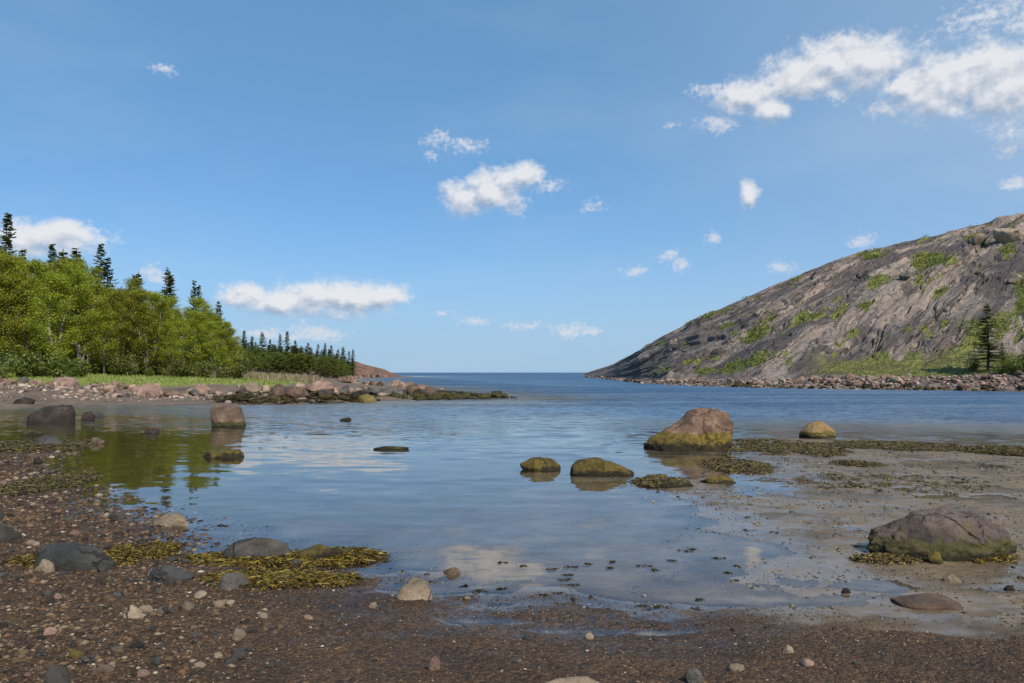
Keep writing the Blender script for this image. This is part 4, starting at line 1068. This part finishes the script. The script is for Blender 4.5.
def spruce(seed, H=12.0, Rr=1.7, dens=1.0, bare=.06):
    rg = np.random.RandomState(seed)
    zs = np.linspace(-.3, H, 10)
    tr_ = tube(np.stack([.05 * np.sin(zs * .5 + seed), .05 * np.cos(zs * .6), zs], -1), .12 * (1 - np.clip(zs, 0, H) / H) + .012, 6)
    V, n0 = [], 0
    z = H * bare
    while z < H - .15:
        t = z / H
        ln0 = Rr * (1 - t) ** .85 * (.85 + .3 * rg.rand()) + .10
        for k in range(int(rg.randint(5, 8))):
            if rg.rand() < .14: continue
            a = rg.uniform(0, 6.28); ln = ln0 * rg.choice([.45, .8, 1.0, 1.25]) * rg.uniform(.85, 1.15); zb = z + rg.normal(0, .14)
            nst = max(3, int(ln / .13))
            droop = .25 * (1 - t) - .25 * t
            for s in range(nst):
                u = (s + .5) / nst
                r = ln * u; zz_ = zb - droop * r + .16 * r * r / max(ln, .3) + rg.normal(0, .03)
                cx, cy = math.cos(a) * r, math.sin(a) * r
                wd_ = (.08 + .19 * math.sin(math.pi * min(1, u * .8 + .2))) * (.55 + .45 * (1 - t)) * dens
                sx, sy = -math.sin(a), math.cos(a)
                for sgn in (-1, 1):
                    e1 = np.array([cx, cy, zz_]); fx = wd_ * rg.uniform(.7, 1.3)
                    tip = e1 + np.array([sgn * sx * fx + math.cos(a) * fx * .7, sgn * sy * fx + math.sin(a) * fx * .7, -fx * rg.uniform(.15, .5)])
                    w_ = np.array([math.cos(a), math.sin(a), 0]) * .07 + np.array([0, 0, .03])
                    V += [e1 - w_, e1 + w_, tip + w_ * .5, tip - w_ * .5]
        z += (.17 + .14 * (1 - t)) * rg.uniform(.8, 1.2)
    # leader
    V += [np.array([.03, 0, H - .5]), np.array([-.03, 0, H - .5]), np.array([-.01, 0, H + .15]), np.array([.01, 0, H + .15])]
    V = np.array(V)
    return tr_, (V, np.arange(len(V)).reshape(-1, 4))
SPR = []
for i in range(5):
    (tv, tf), (lv, lf) = spruce(80 + i, 12.0, 1.5 + .25 * (i % 3), 1.0 - .15 * (i % 2), .05 + .05 * i)
    SPR.append((mk_mesh('trunk', tv, tf, [m_bark2]), mk_mesh('crown', lv, lf, [NEED], smooth=False)))
SHR = []
for i in range(4):
    rg = np.random.RandomState(120 + i)
    st_, cs = [], []
    for k in range(9):
        a = rg.uniform(0, 6.28); L_ = rg.uniform(.8, 1.5); e_ = rg.uniform(.7, 1.4)
        d_ = np.array([math.cos(a) * math.cos(e_), math.sin(a) * math.cos(e_), math.sin(e_)])
        st_.append(tube([np.zeros(3) - (0, 0, .1), d_ * L_ * .5, d_ * L_ + rg.normal(0, .05, 3)], [.03, .018, .006], 4))
        for t in (.3, .5, .7, .85, 1): cs.append(d_ * L_ * t + rg.normal(0, .12, 3))
    tv, tf = join(st_); cs = np.array(cs); cs[:, 2] = np.maximum(cs[:, 2], .1)
    lv, lf = leaves(cs, 26, (.16, .16, .13), .13, 130 + i)
    SHR.append((mk_mesh('stem', tv, tf, [m_bark2]), mk_mesh('foliage', lv, lf, [LEAF2], smooth=False)))
def make_shrub(loc, sc, rz, i, label, group):
    e = bpy.data.objects.new('shrub', None); COL.objects.link(e); e.location = loc; e.scale = (sc, sc, sc * rng.uniform(.75, 1.1)); e.rotation_euler = (0, 0, rz); e.empty_display_size = .2
    link('stem', SHR[i % 4][0], e); link('foliage', SHR[i % 4][1], e)
    return tag(e, label, 'shrub', group)

# the leafy wood on the left
TOPX = [-160, 0, 30, 60, 85, 110, 140, 165, 190, 212, 230, 250]
TOPY = [238, 246, 250, 256, 268, 277, 284, 290, 300, 309, 322, 345]
ORD = ['first', 'second', 'third', 'fourth', 'fifth', 'sixth', 'seventh', 'eighth', 'ninth', 'tenth', 'eleventh', 'twelfth', 'thirteenth', 'fourteenth']
def tree_at(px, d, ytop, i, wk=1.0):
    x = XA(px, d); z = TZ(x, d); Ht = ZA(ytop, d) - z
    s = Ht / 9.8
    return make_tree('birch_tree', *BR[i % 6], None, None, (x, d, z), (s * wk, s * wk, s), rng.uniform(0, 6.28))
front = [-130, -95, -62, -30, 2, 28, 52, 78, 104, 128, 150, 172, 196, 214, 228]
for i, px in enumerate(front):
    d = np.interp(px, [60, 110], [57.5, 62.5]) + rng.uniform(-1.2, 2.2)
    yt = np.interp(px, TOPX, TOPY) + rng.uniform(4, 36) * (1 if px < 200 else .4)
    e = tree_at(px, d, yt, i, 1.15)
    k = i - 4
    lab = '%s leafy tree from the left along the front of the wood' % ORD[k] if k >= 0 else 'leafy front tree of the wood standing left of the picture'
    tag(e, lab, 'tree', 'leafy trees of the left wood')
back = [-140, -100, -70, -40, -12, 14, 42, 66, 90, 112, 136, 158, 180, 203, 222]
for i, px in enumerate(back):
    d = 66 + rng.uniform(-2, 3.5)
    yt = np.interp(px, TOPX, TOPY) + rng.uniform(-4, 8)
    e = tree_at(px, d, yt, i + 3, 1.1)
    k = i - 4
    lab = '%s leafy tree from the left in the taller back row of the wood' % ORD[k] if k >= 0 else 'tall back row tree of the wood standing left of the picture'
    tag(e, lab, 'tree', 'leafy trees of the left wood')
for i in range(22):
    px = -150 + i * 19 + rng.uniform(-5, 5); d = 75 + rng.uniform(-2, 6)
    yt = np.interp(px, TOPX, TOPY) + rng.uniform(6, 26)
    e = tree_at(min(px, 236), d, yt, i + 1, 1.25)
    tag(e, 'leafy tree filling the depth of the left wood behind the front rows', 'tree', 'hidden leafy trees of the left wood')
for i in range(26):
    px = -80 + i * 12.6 + rng.uniform(-6, 6); d = (53.5 if px < 85 else 60.5) + rng.uniform(-1.0, 3)
    if px > 246: continue
    x = XA(px, d)
    make_shrub((x, d, TZ(x, d)), rng.uniform(.6, 1.4), rng.uniform(0, 6), i, 'green shrub at the foot of the leafy wood on the left', 'shrubs at the edge of the wood')
for i in range(22):
    px = -90 + i * 15.5 + rng.uniform(-5, 5); d = 71 + rng.uniform(-2, 2)
    if px > 240: continue
    x = XA(px, d)
    make_shrub((x, d, TZ(x, d)), rng.uniform(1.9, 2.7), rng.uniform(0, 6), i, 'tall undergrowth shrub deep between the trunks of the left wood', 'undergrowth of the left wood')
# conifers over the wood
CON = [(2, 211, 'tallest dark spruce at the left picture edge'), (25, 250, 'small spruce tip second from the left above the wood'), (51, 243, 'bushy spruce tip above the wood beside the left cloud'), (62, 248, 'thin bare spruce just right of the bushy spruce tip'),
       (77, 249, 'spruce tip left of the tall open spruce above the wood'), (95, 242, 'tall open spruce in the middle of the spruce tips'), (106, 258, 'short spruce right of the tall open spruce'), (129, 274, 'slender spruce tip left of the small cloud'),
       (138, 271, 'spruce tip beside the small cloud above the wood'), (165, 267, 'broad ragged spruce right of the small cloud'), (171, 274, 'thin spruce clinging to the ragged spruce'), (193, 280, 'forked looking spruce near the end of the wood'), (198, 285, 'low spruce by the forked looking spruce'),
       (218, 299, 'last spruce above the right end of the leafy wood')]
for i, (px, yt, lab) in enumerate(CON):
    d = 79 + rng.uniform(-1, 4)
    x = XA(px, d); z = TZ(x, d); s = (ZA(yt, d) - z) / 12.1
    wv = s * rng.uniform(1.1, 1.75)
    e = make_tree('spruce_tree', *SPR[(i * 3) % 5], None, None, (x, d, z), (wv, wv, s), rng.uniform(0, 6)); e.rotation_euler.x = rng.uniform(-.03, .03); e.rotation_euler.y = rng.uniform(-.04, .04)
    tag(e, lab, 'spruce', 'spruces over the left wood')
# far wooded ridge
FT = [(244, 330), (252, 336), (262, 331), (270, 339), (280, 334), (287, 331), (295, 340), (308, 342), (318, 344), (325, 343), (331, 345), (338, 349), (343, 346), (349, 351), (353, 349)]
for i, (px, yt) in enumerate(FT):
    d = 232 + rng.uniform(-6, 20)
    x = XA(px, d); z = TZ(x, d); s = (ZA(yt, d) - z) / 12.1
    e = make_tree('spruce_tree', *SPR[(i * 2) % 5], None, None, (x, d, z), (s * 1.9, s * 1.9, s), rng.uniform(0, 6))
    tag(e, 'dark spruce rising tallest on the far wooded ridge', 'spruce', 'tall spruces of the far ridge')
for i in range(125):
    px = 232 + 122 * rng.random(); d = 215 + rng.uniform(0, 50)
    yt = np.interp(px, [230, 250, 300, 330, 350, 356], [337, 342, 347, 351, 358, 361]) + rng.uniform(-2, 12)
    x = XA(px, d); z = TZ(x, d)
    s = (ZA(yt, d) - z)
    if s < 1.2: continue
    s /= 12.1
    w = max(s, .45)
    e = make_tree('spruce_tree', *SPR[i % 5], None, None, (x, d, z), (w * 2.4, w * 2.4, s), rng.uniform(0, 6))
    tag(e, 'dark spruce in the far wood above the red point', 'spruce', 'spruces of the far ridge')
for i in range(60):
    px = 236 + 112 * rng.random(); d = 185 + rng.uniform(0, 30)
    yt = np.interp(px, [230, 250, 300, 330, 350, 356], [345, 349, 354, 358, 363, 366]) + rng.uniform(-3, 5)
    x = XA(px, d); z = TZ(x, d); s = (ZA(yt, d) - z) / 10.3
    if s < .1: continue
    e = make_tree('birch_tree', *BRD[i % 6], None, None, (x, d, z), (s * 1.7, s * 1.7, s), rng.uniform(0, 6))
    tag(e, 'low leafy tree along the foot of the far ridge', 'tree', 'leafy trees of the far ridge')
# the little spruce and shrubs on the shelf under the hill
p = hill_px(988, 371); s = (ZA(303, p[1]) - p[2]) / 12.1
e = make_tree('spruce_tree', *SPR[2], None, None, (p[0], p[1], p[2]), (s * 1.9, s * 1.9, s), .6)
tag(e, 'lone young spruce on the grassy shelf below the bare hill', 'spruce')
p = hill_px(1002, 368); s = (ZA(342, p[1]) - p[2]) / 12.1
e = make_tree('spruce_tree', *SPR[2], None, None, (p[0], p[1], p[2]), (s * 2.0, s * 2.0, s), 2.)
tag(e, 'short bushy spruce touching the right side of the lone young spruce', 'spruce')
for i, (px, py, sc, lab) in enumerate([(1016, 374, 1.2, 'pale green shrub at the right picture edge on the grassy shelf'), (1030, 372, 1.3, 'green shrub just outside the right edge of the shelf'), (973, 371, .8, 'low dark shrub left of the lone young spruce'),
                                  (1004, 375, .9, 'low shrub in front of the short bushy spruce')]):
    p = hill_px(px, py)
    make_shrub(tuple(p), sc, i * 1.3, i, lab, None)

# --- grass
def blades(pts, h, w, seed):
    rg = np.random.RandomState(seed); n = len(pts)
    a = rg.uniform(0, 6.28, n); hh = h * rg.uniform(.5, 1.3, n); ln = rg.normal(0, .25, (n, 2)) * hh[:, None]; ww = w * rg.uniform(.6, 1.4, n)
    dx, dy = np.cos(a) * ww / 2, np.sin(a) * ww / 2
    V = np.stack([pts + np.stack([dx, dy, -.02 + 0 * a], -1), pts - np.stack([dx, dy, .02 + 0 * a], -1),
                  pts + np.stack([ln[:, 0] - dx * .2, ln[:, 1] - dy * .2, hh], -1), pts + np.stack([ln[:, 0] + dx * .2, ln[:, 1] + dy * .2, hh], -1)], 1)
    return V.reshape(-1, 3), np.arange(n * 4).reshape(n, 4)
rg = np.random.RandomState(3)
n = 60000
d = rg.uniform(46, 110, n); px = rg.uniform(-90, 345, n); x = (px - CX) / F * d
h, sd, mud, bank, L = terrain(x, d, True)
gw = bank * ss(L + 2.2 * fbm(x * .3, d * .3, 6, 3), 10.0, 12.5) * (1 - ss(x, -15.5, -12.0) * (1 - ss(d, 90, 110)))
k = rg.rand(n) < gw * np.clip(60 / d, .3, 1)
v, f = blades(np.stack([x, d, h], -1)[k], .13, .07, 4)
tag(link('grass', mk_mesh('grass', v, f, [GRASS], smooth=False)), 'short green meadow grass on top of the left bank', 'grass', kind='stuff')
n = 9000
d = rg.uniform(60, 105, n); px = rg.uniform(246, 345, n); x = (px - CX) / F * d
h, sd, mud, bank, L = terrain(x, d, True)
k = (h > .7) & (rg.rand(n) < .5 + .8 * fbm(x * .25, d * .25, 9, 3))
v, f = blades(np.stack([x, d, h], -1)[k], .55, .07, 5)
tag(link('dry_reeds', mk_mesh('dry_reeds', v, f, [STRAW], smooth=False)), 'pale dry reeds at the far end of the bank meadow', 'reeds', kind='stuff')
# shelf grass and hill moss tufts, taken from the hill's own surface
fl = HV.reshape(-1, 3); ms = moss.ravel(); sh = shelf.ravel()
pr = np.clip(sh, 0, 1); pr = pr * fl[:, 1]; pr /= pr.sum()
i = rg.choice(len(fl), 9000, p=pr); q = fl[i] + rg.normal(0, .15, (9000, 3)) * (1, 1, 0)
v, f = blades(q, .07, .16, 6)
v2, f2 = blades(q[:1800] + (0, 0, .02), .45, .12, 7)
tag(link('shelf_grass', mk_mesh('shelf_grass', v, f, [leaf_mat('heath_blade', [(0, (.10, .095, .024)), (.5, (.155, .165, .032)), (.8, (.19, .205, .036)), (1, (.30, .25, .10))], .3, 0)], smooth=False)), 'olive heath and grass on the shelf below the bare hill', 'grass', kind='stuff')
pr = np.clip(ms - .45, 0, 1) * (fl[:, 1] > 0) * (HP.ravel() < 1100) * (sh < .05); pr /= pr.sum()
i = rg.choice(len(fl), 700, p=pr); q = fl[i] + (0, 0, .12)
v, f = leaves(q, 22, (.42, .42, .16), .24, 8, .5)
tag(link('hill_heath', mk_mesh('hill_heath', v, f, [leaf_mat('heath_leaf', [(0, (.075, .082, .014)), (.5, (.135, .155, .018)), (1, (.20, .215, .034))], .3, 0)], smooth=False)), 'green dwarf shrubs and moss in the clefts of the bare hill', 'heath', kind='stuff')
